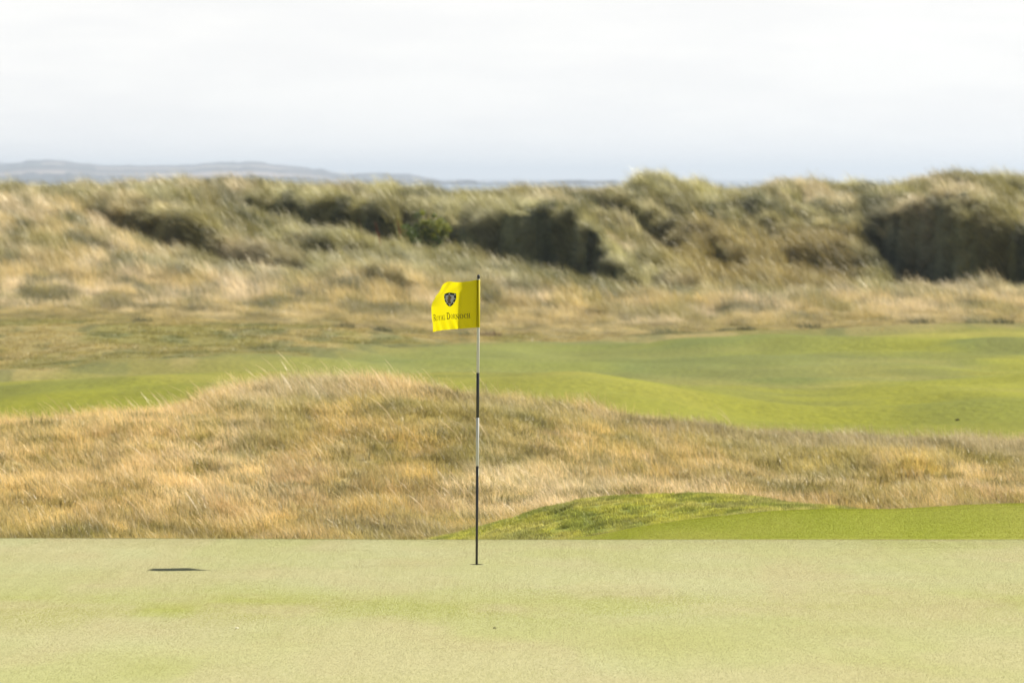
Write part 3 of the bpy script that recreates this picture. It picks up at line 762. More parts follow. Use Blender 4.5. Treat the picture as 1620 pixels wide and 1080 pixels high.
# rough grass of the hillock behind the green
X, D, z_, gx, gy = sample(54.2, 82.0, -700, 2320, 30)
tint = rough_col(X, D)
shortness = 1 - 0.45 * sstep(0.52, 0.66, fbm(X / 1.0 + 9, D / 1.6, 4, 42)) - 0.35 * (1 - sstep(55, 60, D))
s_ = rng.uniform(0.75, 1.2, len(X)) * shortness * (0.62 + 0.76 * fbm(X / 0.55, D / 0.7, 3, 36))
s_ = s_ * (0.80 + 0.20 * sstep(73, 77, D)); P = np.stack([X, D, z_], 1); tj = rng.uniform(0.8, 1.2, (len(X), 1))
scatter('rough_grass', P, tilt(gx, gy, 0.3, 0.7), np.stack([s_ ** 0.5, s_ ** 0.5, s_], 1), tint * tj, FES, 'long golden fescue covering the hillock behind the green')
X, D, z_, gx, gy = sample(54.0, 81.5, -700, 2320, 22)
tint = rough_col(X + 3, D) * 0.5 + OLIVE * 0.5
s_ = rng.uniform(0.8, 1.4, len(X))
scatter('low_grass', np.stack([X, D, z_], 1), tilt(gx, gy, 0.6, 3.1), np.stack([s_, s_, s_], 1), tint * rng.uniform(0.7, 1.3, (len(X), 1)), LOW, 'low green grass growing between the golden fescue of the hillock')
X, D, z_, gx, gy = sample(60, 81.5, -330, 1950, 3.0, lambda X, D: (fbm(X / 2.0, D / 2.0, 3, 33) > 0.5) | (D > 77)) ; ku = rng.random(len(X)) < np.exp(-((u_of(X, D) - 560) / 330) ** 2) * 0.5 + 0.015; X, D, z_, gx, gy = (q[ku] for q in (X, D, z_, gx, gy))
scatter('grass_stalks', np.stack([X, D, z_], 1), tilt(gx, gy, 0.2, 0.5), np.ones((len(X), 3)) * rng.uniform(0.7, 1.15, (len(X), 1)), np.broadcast_to(PALE, (len(X), 3)) * rng.uniform(0.8, 1.2, (len(X), 1)), STK, 'tall pale seed stalks leaning in the wind on the hillock')

# dunes and the straw rough at their foot
X, D, z_, gx, gy = sample(182, 222, -330, 1950, 7, lambda X, D: D > 184 + 10 * (fbm(X / 4, D / 9, 3, 97) - 0.5) * 1.0)
tint = dune_col(X, D); s_ = rng.uniform(0.8, 1.5, len(X)) * (0.18 + 0.82 * sstep(184, 214, D)) * (0.15 + 1.9 * fbm(X / 0.7, D / 2.2, 3, 34))
scatter('dune_foot_grass', np.stack([X, D, z_], 1), tilt(gx, gy, 0.3, 0.7), np.stack([s_ ** .5 * 1.9, s_ ** .5 * 1.9, s_ * 1.5], 1), tint * rng.uniform(0.75, 1.25, (len(X), 1)), FES, 'straw coloured long grass on the flat before the dunes')
X, D, z_, gx, gy = sample(213, 274, -330, 1950, 6.5)
keep = rng.random(len(X)) < sstep(211, 224, D)
X, D, z_, gx, gy = (q[keep] for q in (X, D, z_, gx, gy))
steep = np.sqrt(gx ** 2 + gy ** 2)
tint = dune_col(X, D)
s_ = rng.uniform(0.7, 1.2, len(X)) * (0.35 + 1.3 * fbm(X / 0.8, D / 1.5, 3, 35))
rot = tilt(gx, gy, 0.25, 0.8)
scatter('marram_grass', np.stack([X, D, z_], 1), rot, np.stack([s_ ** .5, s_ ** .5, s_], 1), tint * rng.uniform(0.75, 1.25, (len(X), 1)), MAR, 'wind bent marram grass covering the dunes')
X, D, z_, gx, gy = sample(128, 190, -330, 1950, 5, lambda X, D: (D > mown_edge(u_of(X, D)) + 1 + 5 * (fbm(X / 3, D / 6, 3, 37) - 0.5)))
tint = semi_col(X, D); s_ = rng.uniform(0.4, 1.0, len(X)) * (0.25 + 0.75 * sstep(0, 14, D - mown_edge(u_of(X, D)))) * (0.3 + 1.4 * fbm(X / 0.8, D / 3, 3, 38))
scatter('semi_rough_grass', np.stack([X, D, z_], 1), tilt(gx, gy, 0.6, 3.1), np.stack([s_ * 1.8, s_ * 1.8, s_ * 0.9], 1), tint * 1.55 * rng.uniform(0.8, 1.3, (len(X), 1)), LOW, 'short olive grass between the fairway and the dunes')

# short turf round the green
TURF = [make_turf(k, 0.07, 120, 0.012, 0.036, 0.003, 0.007) for k in range(3)]
X, D, z_, gx, gy = sample(48.75, 54.4, -900, 2520, 150, lambda X, D: np.where(u_of(X, D) > 1290, D > 50.7, D > 48.8))
tint = mound_col(X, D) * np.array([1.78, 1.68, 1.85])
scatter('mound_grass', np.stack([X, D, z_], 1), tilt(gx, gy, 1.0, 3.1), np.ones((len(X), 3)) * rng.uniform(0.6, 1.4, (len(X), 1)), tint * rng.uniform(0.65, 1.3, (len(X), 1)), TURF, 'short bright green grass on the mound beside the green')
def tiles(D0, D1, u0, u1, size, skip):
    P = []
    for D_ in np.arange(D0, D1, size):
        xa, xb = x_of(u0, D_), x_of(u1, D_)
        for X_ in np.arange(math.floor(xa / size) * size, xb, size):
            if not skip(X_, D_): P.append((X_, D_))
    P = np.array(P); X, D = P[:, 0], P[:, 1]; e = size / 2
    gx = (ground_z(X + e, D) - ground_z(X - e, D)) / (2 * e); gy = (ground_z(X, D + e) - ground_z(X, D - e)) / (2 * e)
    rot = tilt(gx, gy, 1.0, 0); rot = rot
    return X, D, gx, gy
def tile_scatter(name, X, D, gx, gy, protos, label):
    nn = len(X); q = rng.integers(0, 4, nn) * (math.pi / 2)
    a = np.arctan(gy); b = -np.arctan(gx); O = np.zeros(nn); I = np.ones(nn)
    ca, sa, cb, sb, cs, ss = np.cos(a), np.sin(a), np.cos(b), np.sin(b), np.cos(q), np.sin(q)
    A = np.stack([I, O, O, O, ca, -sa, O, sa, ca], 1).reshape(-1, 3, 3); B = np.stack([cb, O, sb, O, I, O, -sb, O, cb], 1).reshape(-1, 3, 3)
    G_ = np.stack([cs, -ss, O, ss, cs, O, O, O, I], 1).reshape(-1, 3, 3); M = B @ A @ G_
    rot = np.stack([np.arctan2(M[:, 2, 1], M[:, 2, 2]), -np.arcsin(np.clip(M[:, 2, 0], -1, 1)), np.arctan2(M[:, 1, 0], M[:, 0, 0])], 1)
    scatter(name, np.stack([X, D, ground_z(X, D)], 1), rot, np.ones((nn, 3)), np.ones((nn, 3)), protos, label)
COLT = [make_tile(k, 0.15, 1300, 0.005, 0.012, 0.002, 0.004, M_COLLARBLADE) for k in range(4)]
def skip_collar(X, D):
    u = u_of(X, D); return D > (50.8 if u > 1290 else 48.75)
tile_scatter('collar_grass', *tiles(46.5, 51.0, -900, 2520, 0.15, skip_collar), COLT, 'closely mown fringe grass between green and mound')
GRT = [make_tile(k, 0.25, 3600, 0.0018, 0.0055, 0.0020, 0.0042, M_GREENBLADE) for k in range(4)]
HOLE_BOX = 0.3
gr = tiles(26.0, 46.45, -900, 2520, 0.25, lambda X, D: abs(X - PIN_X) < HOLE_BOX and abs(D - PIN_D) < HOLE_BOX)
tile_scatter('green_turf', *gr, GRT, 'finely mown pale grass of the putting green')
GRS = [make_tile(k, 0.03, 52, 0.0018, 0.0055, 0.0020, 0.0042, M_GREENBLADE) for k in range(4)]
xs, ys = np.meshgrid(np.arange(PIN_X - 0.5, PIN_X + 0.5, 0.03), np.arange(PIN_D - 0.5, PIN_D + 0.5, 0.03)); X, D = xs.ravel(), ys.ravel()
free = np.array([not np.any((np.abs(gr[0] - a_) < 0.125) & (np.abs(gr[1] - b_) < 0.125)) for a_, b_ in zip(X, D)])
free &= np.hypot(X - PIN_X, D - PIN_D) > 0.076
X, D = X[free], D[free]
tile_scatter('green_turf_by_cup', X, D, 0 * X, 0 * X, GRS, 'finely mown grass round the cup')

# ---------------------------------------------------------------- the hole and the flagstick
Z0 = float(ground_z(PIN_X, PIN_D)[0])
M_WHITE = plain('white_paint', (0.50, 0.50, 0.49), 0.35, 0.5, 0.05, 30)
M_BLACK = plain('black_paint', (0.018, 0.018, 0.020), 0.38, 0.5, 0.2, 30)
M_CUP = plain('cup_liner_plastic', (0.7, 0.7, 0.68), 0.5, 0.4, 0.08, 40)
M_EARTH = plain('cut_earth', (0.05, 0.036, 0.022), 0.95, 0.1, 0.5, 120)
cup = empty('golf_hole', (PIN_X, PIN_D, Z0), 'round golf hole cut in the pale green at the foot of the flagstick', 'golf hole')
def tube_wall(r, z0, z1, thick, seg=48):
    bm = bmesh.new(); rings = []
    for (rr_, zz) in ((r, z0), (r, z1), (r + thick, z1), (r + thick, z0)):
        rings.append([bm.verts.new((rr_ * math.cos(2*math.pi*k/seg), rr_ * math.sin(2*math.pi*k/seg), zz)) for k in range(seg)])
    for a, b in ((0, 1), (1, 2), (2, 3)):
        for k in range(seg): bm.faces.new((rings[a][k], rings[a][(k+1) % seg], rings[b][(k+1) % seg], rings[b][k]))
    return bm
link_bm('earth_rim', tube_wall(0.0542, -0.16, -0.001, 0.02), M_EARTH, cup, True)
link_bm('liner', tube_wall(0.0515, -0.16, -0.028, 0.0022), M_CUP, cup, True)
bm = bmesh.new(); bmesh.ops.create_circle(bm, cap_ends=True, segments=40, radius=0.0515); bmesh.ops.translate(bm, verts=bm.verts, vec=(0, 0, -0.15))
link_bm('cup_floor', bm, M_EARTH, cup)

stick = empty('golf_flagstick', (PIN_X, PIN_D, Z0), 'black and white banded flagstick standing in the hole with a yellow flag flying left', 'flagstick')
stick.rotation_euler = (0, math.radians(0.38), 0)
PX = 1 / 214.8
def hz(v): return (893 - v) * PX
def lathe(profile, seg=28):
    bm = bmesh.new(); rings = []
    for r, z in profile: rings.append([bm.verts.new((r * math.cos(2*math.pi*k/seg), r * math.sin(2*math.pi*k/seg), z)) for k in range(seg)])
    for a in range(len(rings) - 1):
        for k in range(seg): bm.faces.new((rings[a][k], rings[a][(k+1) % seg], rings[a+1][(k+1) % seg], rings[a+1][k]))
    bm.faces.new(rings[0][::-1]); bm.faces.new(rings[-1])
    return bm
def band(v0, v1, r0, r1, m_, zb=None, ch=0.0012):
    a = hz(v0) if zb is None else zb; b = hz(v1)
    o = link_bm('pole_band', lathe([(r0 - ch, a + 0.0005), (r0, a + 0.002), (r1, b - 0.002), (r1 - ch, b - 0.0005)]), m_, stick, True)
    return o
tag(band(893, 737, 0.0085, 0.0104, M_BLACK, -0.148), 'lowest long black band')
tag(band(737, 660.5, 0.0114, 0.0114, M_WHITE), 'lower white band')
tag(band(660.5, 589.5, 0.0112, 0.0112, M_BLACK), 'upper black band')
tag(band(589.5, 441, 0.0108, 0.0104, M_WHITE), 'top white band')
link_bm('finial', lathe([(0.004, hz(442)), (0.0095, hz(441)), (0.0112, hz(438.5)), (0.0108, hz(436)), (0.0075, hz(434.6)), (0.003, hz(434.3))]), M_BLACK, stick, True)
# pale tape on the right side just under the joint
bm = bmesh.new()
g = []
for zz in (hz(753), hz(741.5)):
    for rr_ in (0.0103, 0.0122):
        for k in range(7):
            a = math.radians(-50 + 14 * k); g.append(bm.verts.new((rr_ * math.cos(a), rr_ * math.sin(a), zz)))
for k in range(6):
    bm.faces.new((g[7+k], g[8+k], g[22+k], g[21+k])); bm.faces.new((g[k], g[k+1], g[8+k], g[7+k])); bm.faces.new((g[14+k], g[21+k], g[22+k], g[15+k]))
link_bm('tape_strip', bm, plain('pale_tape', (0.45, 0.46, 0.38), 0.5, 0.4, 0.1, 30), stick)

# the cloth: s along the fly, t down the hoist
FS, FT = 0.50, 0.352
_s = np.linspace(0, FS, 401)
_th = np.radians(np.interp(_s, [0, 0.03, 0.11, 0.165, 0.30, 0.42, 0.50], [20, 27, 24, -50, -60, -57, -66]))
_X = -np.concatenate([[0], np.cumsum(np.cos((_th[1:] + _th[:-1]) / 2) * np.diff(_s))])
_Y = -np.concatenate([[0], np.cumsum(np.sin((_th[1:] + _th[:-1]) / 2) * np.diff(_s))])
HT = hz(442.2)
def cloth(s, t, off=0.0):
    """a point of the flag; off moves it off the face towards the camera"""
    s = float(s); t = float(t)
    sh = s + 0.05 * (t / FT - 0.4) * math.sin(min(1, s / 0.35) * math.pi) * -1.0
    sh = min(max(sh, 0), FS)
    x = float(np.interp(sh, _s, _X)); y = float(np.interp(sh, _s, _Y)); th = float(np.interp(sh, _s, _th))
    nx, ny = -math.sin(-th) * 1.0, -math.cos(th)
    nx = math.sin(th) if True else nx
    q = s / FS
    z = HT - t - 0.020 * q - 0.022 * q * q
    # the upper fly corner drops and curls back
    c = max(0, (s - 0.27) / 0.23) ** 1.5 * max(0, 1 - t / 0.17) ** 1.2
    z -= 0.095 * c; x += 0.020 * c; y += 0.06 * c
    z -= 0.012 * math.sin(math.pi * min(1, q * 2.2)) * (1 - t / FT)
    x -= 0.010 * math.sin(math.pi * t / FT) * q
    # creases
    rip = 0.0070 * math.sin(70 * s + 26 * t) * max(0, (t - 0.24) / 0.11) * min(1, s / 0.1)
    rip += 0.0065 * math.sin(38 * s - 60 * t + 1) * max(0, 1 - t / 0.10) * min(1, s / 0.08)
    rip += 0.0022 * math.sin(24 * s + 17 * t)
    o = off + rip
    return (-0.011 + x + nx * o, y - 0.001 + ny * o, z)
flag_mat, t_ = mat('yellow_flag_nylon'); n = t_.nodes.new; l = t_.links.new
o_ = n('ShaderNodeOutputMaterial'); d_ = n('ShaderNodeBsdfPrincipled'); d_.inputs['Roughness'].default_value = 0.55; d_.inputs['Specular IOR Level'].default_value = 0.25
tr_ = n('ShaderNodeBsdfTranslucent'); tc_ = n('ShaderNodeTexCoord'); wv = n('ShaderNodeTexNoise'); wv.inputs['Scale'].default_value = 260; l(tc_.outputs['Object'], wv.inputs['Vector'])
mr_ = n('ShaderNodeMix'); mr_.data_type = 'RGBA'; mr_.inputs[6].default_value = (0.61, 0.525, 0.001, 1); mr_.inputs[7].default_value = (0.68, 0.59, 0.002, 1); l(wv.outputs[0], mr_.inputs[0])
l(mr_.outputs[2], d_.inputs['Base Color']); l(mr_.outputs[2], tr_.inputs[0]); ms_ = n('ShaderNodeMixShader'); ms_.inputs[0].default_value = 0.48
l(d_.outputs[0], ms_.inputs[1]); l(tr_.outputs[0], ms_.inputs[2]); l(ms_.outputs[0], o_.inputs[0])
ns_, nt_ = 90, 60
V = [cloth(FS * i / ns_, FT * j / nt_) for j in range(nt_ + 1) for i in range(ns_ + 1)]
F = [(j * (ns_+1) + i, j * (ns_+1) + i + 1, (j+1) * (ns_+1) + i + 1, (j+1) * (ns_+1) + i) for j in range(nt_) for i in range(ns_)]
flag = link_mesh('flag', V, F, flag_mat, stick, True)
tag(flag, 'yellow flag with a dark shield and a line of lettering')
# hem sleeve round the pole
bm = tube_wall(0.0116, HT - FT, HT, 0.0010, 28)
link_bm('sleeve', bm, flag_mat, flag, True)
# print: flat inks on both faces
M_INK = plain('black_ink', (0.02, 0.022, 0.02), 0.7, 0.1, 0.1, 50)
M_NAVY = plain('navy_ink', (0.012, 0.022, 0.035), 0.7, 0.1, 0.1, 50)
M_SILV = plain('silver_ink', (0.42, 0.42, 0.44), 0.6, 0.2, 0.15, 90)
M_DOT = plain('white_ink', (0.8, 0.82, 0.85), 0.6, 0.2)
M_BEAST = plain('brown_ink', (0.16, 0.11, 0.05), 0.6, 0.2, 0.3, 90)
def drape(polys, off, name, material, parent):
    """2-D polygons in flag coordinates (s,t), cut small and laid on the cloth"""
    bm = bmesh.new()
    for p in polys:
        bm.faces.new([bm.verts.new((a, b, 0)) for a, b in p])
    bmesh.ops.triangulate(bm, faces=bm.faces)
    for _ in range(2):
        long_ = [e for e in bm.edges if e.calc_length() > 0.008]
        if long_: bmesh.ops.subdivide_edges(bm, edges=long_, cuts=1); bmesh.ops.triangulate(bm, faces=bm.faces)
    for v in bm.verts: v.co = cloth(v.co.x, v.co.y, off)
    return link_bm(name, bm, material, parent)
def shield(cx_, cy_, w, h):
    pts = [(-0.5, -0.46), (0, -0.50), (0.5, -0.46)]
    for k in range(1, 9):
        a = k / 8; pts.append((0.5 * math.cos(a * math.pi / 2) ** 0.62, -0.46 + 0.30 + 0.70 * (1 - math.cos(a * math.pi / 2)) ** 0.75 * 0.95))
    right = pts
    left = [(-x, y) for x, y in pts[3:-1]][::-1]
    return [(cx_ + x * w, cy_ + y * h) for x, y in right + left]
SC = (0.238, 0.134)
# letters: strokes in a unit box, with small serifs; (x0,y0,x1,y1,weight)
TH, TN = 0.17, 0.085
G = {
 'R': (0.78, [(.14, 0, .14, 1, TH), (.14, 1, .50, .97, TN), (.50, .97, .62, .75, TH), (.62, .75, .46, .52, TN), (.46, .52, .14, .50, TN), (.40, .52, .78, 0, TH), (0, 0, .30, 0, TN), (0, 1, .2, 1, TN)]),
 'O': (0.86, [(.43, 1, .14, .80, TN), (.14, .80, .10, .5, TH), (.10, .5, .14, .2, TH), (.14, .2, .43, 0, TN), (.43, 0, .72, .2, TN), (.72, .2, .76, .5, TH), (.76, .5, .72, .8, TH), (.72, .8, .43, 1, TN)]),
 'Y': (0.76, [(.06, 1, .38, .48, TH), (.70, 1, .38, .48, TN), (.38, .5, .38, 0, TH), (.2, 0, .56, 0, TN), (0, 1, .2, 1, TN), (.58, 1, .8, 1, TN)]),
 'A': (0.80, [(.40, 1, .10, 0, TN), (.40, 1, .70, 0, TH), (.20, .34, .60, .34, TN), (0, 0, .22, 0, TN), (.56, 0, .82, 0, TN)]),
 'L': (0.64, [(.16, 0, .16, 1, TH), (0, 0, .56, 0, TN), (.56, 0, .58, .26, TN), (0, 1, .32, 1, TN)]),
 'D': (0.86, [(.16, 0, .16, 1, TH), (.16, 1, .50, .97, TN), (.50, .97, .74, .72, TH), (.74, .72, .76, .3, TH), (.76, .3, .50, .03, TH), (.50, .03, .16, 0, TN), (0, 0, .2, 0, TN), (0, 1, .2, 1, TN)]),
 'N': (0.84, [(.14, 0, .14, 1, TN), (.14, 1, .70, 0, TH), (.70, 0, .70, 1, TN), (0, 0, .28, 0, TN), (0, 1, .2, 1, TN), (.56, 1, .84, 1, TN)]),
 'C': (0.76, [(.70, .80, .43, 1, TN), (.43, 1, .14, .80, TN), (.14, .80, .10, .5, TH), (.10, .5, .14, .2, TH), (.14, .2, .43, 0, TN), (.43, 0, .70, .18, TN), (.70, .72, .70, .95, TN)]),
 'H': (0.88, [(.16, 0, .16, 1, TH), (.72, 0, .72, 1, TH), (.16, .5, .72, .5, TN), (0, 0, .32, 0, TN), (0, 1, .32, 1, TN), (.56, 0, .88, 0, TN), (.56, 1, .88, 1, TN)]),
}
def word_polys(s_right_to_left):
    """text reads left to right in the picture, i.e. from the fly (large s) to the hoist"""
    polys = []
    adv = 0; items = []
    for word in ('ROYAL', 'DORNOCH'):
        for k, ch in enumerate(word):
            sc_ = 0.047 if k == 0 else 0.0335
            w, strokes = G[ch]; items.append((adv, sc_, strokes)); adv += (w + 0.16) * sc_
        adv += 0.016
    total = adv - 0.016; k_ = 0.405 / total
    for a, sc_, strokes in items:
        for (x0, y0, x1, y1, wt) in strokes:
            wt = wt * sc_ * 0.95
            ax, ay, bx_, by_ = a + x0 * sc_, y0 * sc_, a + x1 * sc_, y1 * sc_
            dx, dy = bx_ - ax, by_ - ay; ln = math.hypot(dx, dy); dx /= ln; dy /= ln
            ex = wt * 0.25; ax -= dx * ex; ay -= dy * ex; bx_ += dx * ex; by_ += dy * ex
            nx_, ny_ = -dy * wt / 2, dx * wt / 2
            q = [(ax + nx_, ay + ny_), (ax - nx_, ay - ny_), (bx_ - nx_, by_ - ny_), (bx_ + nx_, by_ + ny_)]
            polys.append([(0.462 - px_ * k_, 0.276 - py_) for px_, py_ in q])
    return polys
drape(word_polys(True), 0.0016, 'lettering', M_INK, flag)
sh0 = drape([shield(SC[0], SC[1], 0.158, 0.104)], 0.0014, 'crest_shield', M_NAVY, flag)
drape([shield(SC[0], SC[1] + 0.001, 0.112, 0.074)], 0.0021, 'crest_field', M_SILV, flag)
for (a, b) in ((-.44, -.40), (.44, -.40), (-.43, -.08), (.43, -.08), (-.32, .22), (.32, .22), (0, .44), (0, -.44)):
    c0 = (SC[0] + a * 0.152, SC[1] + b * 0.098)
    drape([[(c0[0] + 0.0066 * math.cos(k * math.pi / 3), c0[1] + 0.0044 * math.sin(k * math.pi / 3)) for k in range(6)]], 0.0027, 'crest_stud', M_DOT, flag)
# rampant beast, a small ragged figure
bs = [(-.02, -.30), (.10, -.26), (.08, -.16), (.20, -.18), (.10, -.06), (.22, -.02), (.10, .04), (.16, .16), (.24, .28), (.10, .24), (.02, .12), (-.06, .26), (-.16, .24), (-.08, .08), (-.12, -.04), (-.22, -.14), (-.10, -.14), (-.08, -.24)]
drape([[(SC[0] + a * 0.14, SC[1] + b * 0.115) for a, b in bs]], 0.0027, 'crest_beast', M_BEAST, flag)

# ---------------------------------------------------------------- small things
p = spot(374, 995, 30, 46)
bm = bmesh.new(); bmesh.ops.create_uvsphere(bm, u_segments=10, v_segments=6, radius=0.010)
for v in bm.verts: v.co.z *= 0.45; v.co.x *= 1.15; v.co += Vector((0.001 * math.sin(9 * v.co.y * 100), 0, 0))
o = link_bm('ball_marker', bm, plain('cream_plastic', (0.85, 0.80, 0.62), 0.4, 0.5), None, True); o.location = p + Vector((0, 0, 0.008))
tag(o, 'tiny cream white marker lying on the putting green at lower left', 'marker')
def clod(u, v, size, label, dmin, dmax, seed, name='soil_clod'):
    p = spot(u, v, dmin, dmax)
    bm = bmesh.new(); bmesh.ops.create_icosphere(bm, subdivisions=2, radius=size)
    r_ = random.Random(seed)
    for v_ in bm.verts: v_.co *= r_.uniform(0.75, 1.2); v_.co.z *= 0.45
    o = link_bm(name, bm, M_EARTH, None, False); o.location = p + Vector((0, 0, size * 0.25)); return tag(o, label, 'clod of earth')
clod(782.5, 994, 0.010, 'tiny dark crumb of earth on the putting green below the flagstick', 30, 46, 3)
clod(1515, 665, 0.042, 'small dark clod lying on the bright fairway at the right', 84, 130, 4)

# shrub in the dune hollow
M_LEAF = plain('shrub_leaf', (0.13, 0.18, 0.035), 0.5, 0.4, 0.45, 3.0, 0.35)
M_LEAFY = plain('yellowing_leaf', (0.34, 0.34, 0.04), 0.5, 0.4, 0.3, 3.0, 0.4)
M_TWIG = plain('twig_bark', (0.10, 0.075, 0.05), 0.9, 0.1, 0.3, 30)
def leaf_cloud(centers, n_, size, seed):
    r_ = random.Random(seed); V = []; F = []
    for i in range(n_):
        c, rad = centers[r_.randrange(len(centers))]
        d = Vector((r_.gauss(0, 1), r_.gauss(0, 1), r_.gauss(0, 1))).normalized() * rad * r_.random() ** 0.45
        q = Vector(c) + Vector((d.x, d.y, d.z * 0.85))
        a = Vector((r_.gauss(0, 1), r_.gauss(0, 1), r_.gauss(0, 1))).normalized(); b = a.cross(Vector((r_.gauss(0, 1), r_.gauss(0, 1), r_.gauss(0, 1)))).normalized()
        s = size * r_.uniform(0.6, 1.3); k = len(V)
        V += [q - a * s, q + b * s * 0.4, q + a * s, q - b * s * 0.4]; F.append((k, k + 1, k + 2, k + 3))
    return V, F
def shrub(name, u, v, w, h, label, seed, dmin=200, frac_y=0.45, cat='shrub', leaf=0.045, nleaf=3800):
    p = spot(u, v, dmin, 268)
    root = empty(name, p, label, cat)
    r_ = random.Random(seed)
    cen = []
    V = []; F = []
    for k in range(13):
        x = (k / 12 - 0.5) * w * 0.9 + r_.uniform(-.05, .05); y = r_.uniform(-.35, .35) * w * 0.5
        top = h * (0.60 + 0.4 * (1 - abs(x) / (w * 0.5))) * r_.uniform(0.65, 1.0)
        # branch
        n0 = len(V)
        for j in range(4):
            t = j / 3; cxy = Vector((x * t ** 0.7, y * t, top * 0.85 * t)); rr_ = 0.025 * (1 - 0.75 * t)
            for q in range(5): V.append(cxy + Vector((rr_ * math.cos(q * 1.2566), rr_ * math.sin(q * 1.2566), 0)))
        for j in range(3):
            for q in range(5): F.append((n0 + j*5 + q, n0 + j*5 + (q+1) % 5, n0 + (j+1)*5 + (q+1) % 5, n0 + (j+1)*5 + q))
        for j in range(4):
            t = 0.25 + 0.25 * j; cen.append(((x * t ** 0.7, y * t, top * t * 0.92), w * 0.085 * r_.uniform(0.7, 1.3)))
    link_mesh('branch', V, F, M_TWIG, root)
    Vl, Fl = leaf_cloud(cen, nleaf, leaf, seed + 1); link_mesh('foliage', Vl, Fl, M_LEAF, root)
    hi_ = [c for c in cen if c[0][0] > -0.1 * w and c[0][2] > 0.35 * h]
    Vl, Fl = leaf_cloud(hi_, int(nleaf * frac_y), leaf, seed + 2); tag(link_mesh('foliage', Vl, Fl, M_LEAFY, root), 'yellowing leaves on the right side')
    return root
shrub('leafy_shrub', 674, 402, 2.15, 2.0, 'dark green leafy shrub with yellowing leaves in the hollow under the dune crest', 5, 222)

# rust red dock stems
M_RUST = plain('rusty_seed', (0.26, 0.075, 0.04), 0.8, 0.1, 0.3, 20)
def dock(u, v, h, lean, label, seed):
    p = spot(u, v, 222, 268)
    root = empty('dock_plant', p, label, 'wild plant', 'rust red dock stems on the dune')
    r_ = random.Random(seed); V = []; F = []
    for j in range(7):
        t = j / 6; c = Vector((-lean * h * t ** 1.3, 0, h * t)); rr_ = 0.014 * (1 - 0.6 * t)
        for q in range(5): V.append(c + Vector((rr_ * math.cos(q * 1.2566), rr_ * math.sin(q * 1.2566), 0)))
    for j in range(6):
        for q in range(5): F.append((j*5 + q, j*5 + (q+1) % 5, (j+1)*5 + (q+1) % 5, (j+1)*5 + q))
    link_mesh('stem', V, F, M_RUST, root)
    cen = [((-lean * h * t ** 1.3, 0, h * t), 0.05 * (1.3 - t)) for t in np.linspace(0.3, 1.0, 14)]
    Vl, Fl = leaf_cloud(cen, 420, 0.022, seed); link_mesh('seed_head', Vl, Fl, M_RUST, root)
dock(604, 400, 1.25, 0.22, 'tall rust red dock stem left of the leafy shrub', 1)
dock(576, 386, 1.00, 0.25, 'shorter rust red dock stem in the dark hollow, left of the tall one', 2)
dock(633, 384, 0.75, 0.15, 'short rusty dock stem close against the leafy shrub', 3)

# tussocks that stand out one by one
def own_clump(name, u, v, scale, col, label, seed, dmin=184, tall=0.7, wide=0.45, nb=170, group='dark grass tussocks'):
    p = spot(u, v, dmin, 268)
    mm = M_TUFT[col]
    r_ = random.Random(seed); V = []; F = []
    for i in range(nb):
        a = r_.uniform(0, 2 * math.pi); q = wide * math.sqrt(r_.random()) * scale; x, y = q * math.cos(a), q * math.sin(a)
        h = tall * scale * r_.uniform(0.55, 1.1) * (1 - 0.35 * q / (wide * scale)); w = r_.uniform(0.012, 0.022); lx = -r_.uniform(0.1, 0.8) + x * 0.5 / scale; ly = y * 0.6 / scale + r_.uniform(-.3, .3)
        an = r_.uniform(0, math.pi); px, py = math.cos(an) * w / 2, math.sin(an) * w / 2; k0 = len(V)
        for k in range(4):
            t = k / 3; o_ = t ** 2; xx, yy, zz = x + lx * o_ * h, y + ly * o_ * h, -0.1 + h * t * (1 - 0.25 * t)
            f = 1 - 0.85 * t
            if k < 3: V += [(xx - px * f, yy - py * f, zz), (xx + px * f, yy + py * f, zz)]
            else: V.append((xx, yy, zz))
        F += [(k0, k0+1, k0+3, k0+2), (k0+2, k0+3, k0+5, k0+4), (k0+4, k0+5, k0+6)]
    o = link_mesh(name, V, F, mm); o.location = p
    return tag(o, label, 'tussock', group)
M_TUFT = {'dark': plain('dark_marram', (0.10, 0.105, 0.05), 0.6, 0.2, 0.35, 2.0, 0.25), 'grey': plain('grey_marram', (0.23, 0.23, 0.12), 0.6, 0.2, 0.3, 2.0, 0.3),
          'brown': plain('brown_rush', (0.17, 0.11, 0.06), 0.7, 0.2, 0.35, 2.0, 0.25)}
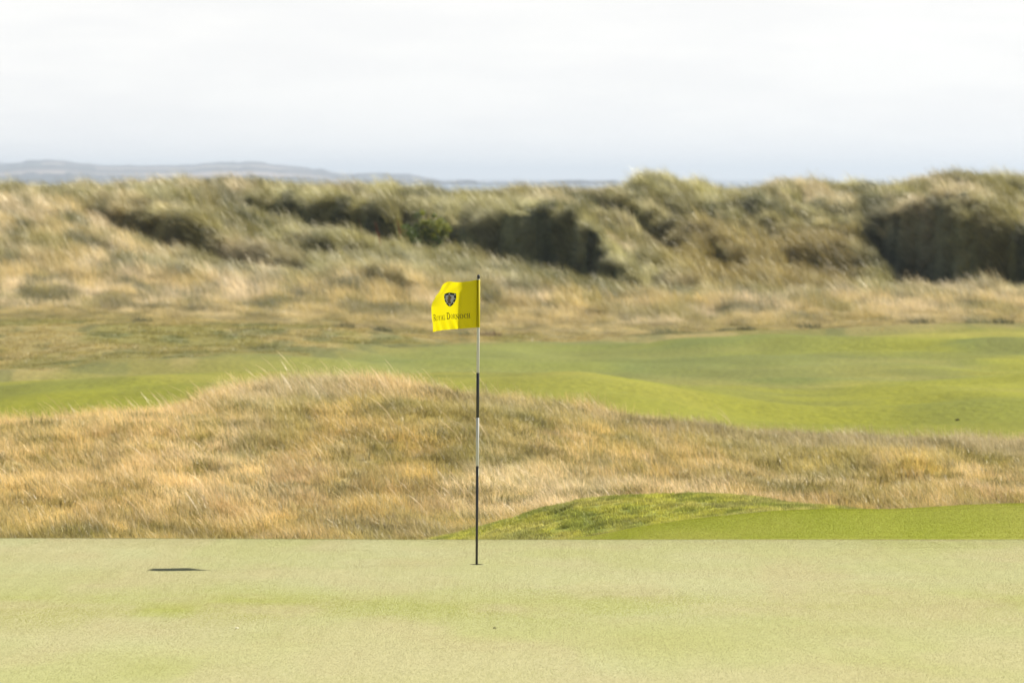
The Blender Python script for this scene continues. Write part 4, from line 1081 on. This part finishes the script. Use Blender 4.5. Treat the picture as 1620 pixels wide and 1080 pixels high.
TUFTS = [
 (196, 324, 1.0, 'dark', 'round dark tussock standing alone on the left dune top'),
 (225, 301, 0.8, 'dark', 'dark skyline tussock at the left, under the highest far hill'),
 (262, 299, 1.0, 'grey', 'grey green tuft breaking the skyline at the left'),
 (546, 303, 0.9, 'dark', 'low dark tussock on the skyline left of the leafy shrub'),
 (607, 303, 0.8, 'dark', 'small dark skyline tussock above the leafy shrub'),
 (735, 311, 0.8, 'grey', 'grey green tuft on the skyline right above the flag'),
 (776, 312, 0.9, 'brown', 'brownish tussock on the skyline to the right above the flag'),
 (1030, 292, 1.2, 'dark', 'dark shaggy tussock on the left shoulder of the central dune peak'),
 (1052, 285, 1.0, 'grey', 'upright grey tuft crowning the central dune peak'),
 (1184, 301, 0.7, 'dark', 'small dark spiky tuft in the dip right of the central dune peak'),
 (1158, 303, 0.6, 'grey', 'small grey spiky tuft at the bottom of the dip right of the central peak'),
 (1282, 296, 0.9, 'dark', 'dark tuft on the low skyline hump between the two dune peaks'),
 (1462, 286, 0.9, 'dark', 'dark tuft on the rising skyline left of the right hand dune top'),
 (1550, 277, 1.0, 'grey', 'upright grey tuft on the highest point of the right hand dune'),
 (1590, 283, 0.8, 'dark', 'dark tuft on the skyline at the far right'),
 (480, 441, 1.0, 'dark', 'flat dark tussock at the lower end of the left dune shadow'),
 (222, 472, 0.8, 'dark', 'dark tussock on the straw slope at the left, nearest the fairway'),
 (268, 474, 0.8, 'dark', 'dark low tussock right of another on the straw slope'),
 (350, 489, 0.6, 'brown', 'small brown tussock at the top edge of the left fairway'),
 (60, 487, 0.9, 'dark', 'dark tussock low on the straw slope at the left edge'),
 (552, 514, 0.5, 'brown', 'small brown tuft at the back edge of the fairway left of the flag'),
 (1068, 491, 0.6, 'brown', 'small brown tuft in the straw grass right of the dark hollow'),
 (1145, 533, 0.5, 'dark', 'small dark tuft on the back edge of the fairway'),
 (1370, 489, 0.7, 'dark', 'dark tuft in the straw grass below the big shaded hollow'),
 (1525, 484, 1.0, 'brown', 'reddish brown tussock under the big shaded hollow at the right'),
]
for k, (u, v, sc_, col, lab) in enumerate(TUFTS):
    own_clump('grass_tussock', u, v, sc_, col, lab, 300 + k)

# lone trees on the far shore
M_TREE = plain('far_tree_leaf', (0.03, 0.045, 0.025), 0.8, 0.1, 0.3, 0.2)
def far_tree(u, v, h, label, seed, D=13500):
    z0 = float(z_of(v, D)); X_ = float(x_of(u, D))
    root = empty('far_tree', (X_, D, z0), label, 'tree')
    bm = lathe([(0.9, -25), (0.7, 0), (0.4, h * 0.6)], 8); link_bm('trunk', bm, M_TWIG, root)
    r_ = random.Random(seed)
    cen = [((r_.uniform(-.55, .55) * h, r_.uniform(-.4, .4) * h, h * r_.uniform(0.45, 0.85)), h * 0.22) for _ in range(9)]
    Vl, Fl = leaf_cloud(cen, 900, h * 0.06, seed); link_mesh('crown', Vl, Fl, M_TREE, root)
far_tree(727, 291, 12, 'lone hazy tree on the far shore directly above the flag', 1)
far_tree(907, 298, 11, 'hazy tree near the right end of the far shore', 2)
far_tree(897, 298.5, 8, 'smaller hazy tree beside the one at the right end of the far shore', 3)

# ---------------------------------------------------------------- air
hz_m, t = mat('sea_air'); n = t.nodes.new
o_ = n('ShaderNodeOutputMaterial'); pv = n('ShaderNodeVolumePrincipled')
pv.inputs['Color'].default_value = (0.80, 0.895, 1.0, 1); pv.inputs["Density"].default_value = 8.5e-5; pv.inputs['Anisotropy'].default_value = 0.3
t.links.new(pv.outputs[0], o_.inputs['Volume'])
bm = bmesh.new(); bmesh.ops.create_cube(bm, size=1.0)
for v in bm.verts: v.co = Vector((v.co.x * 90000, v.co.y * 47000 + 20000, -40 if v.co.z < 0 else 64))
o = link_bm('haze', bm, hz_m); tag(o, kind='stuff', label='thin pale sea haze over the far shore', cat='haze')
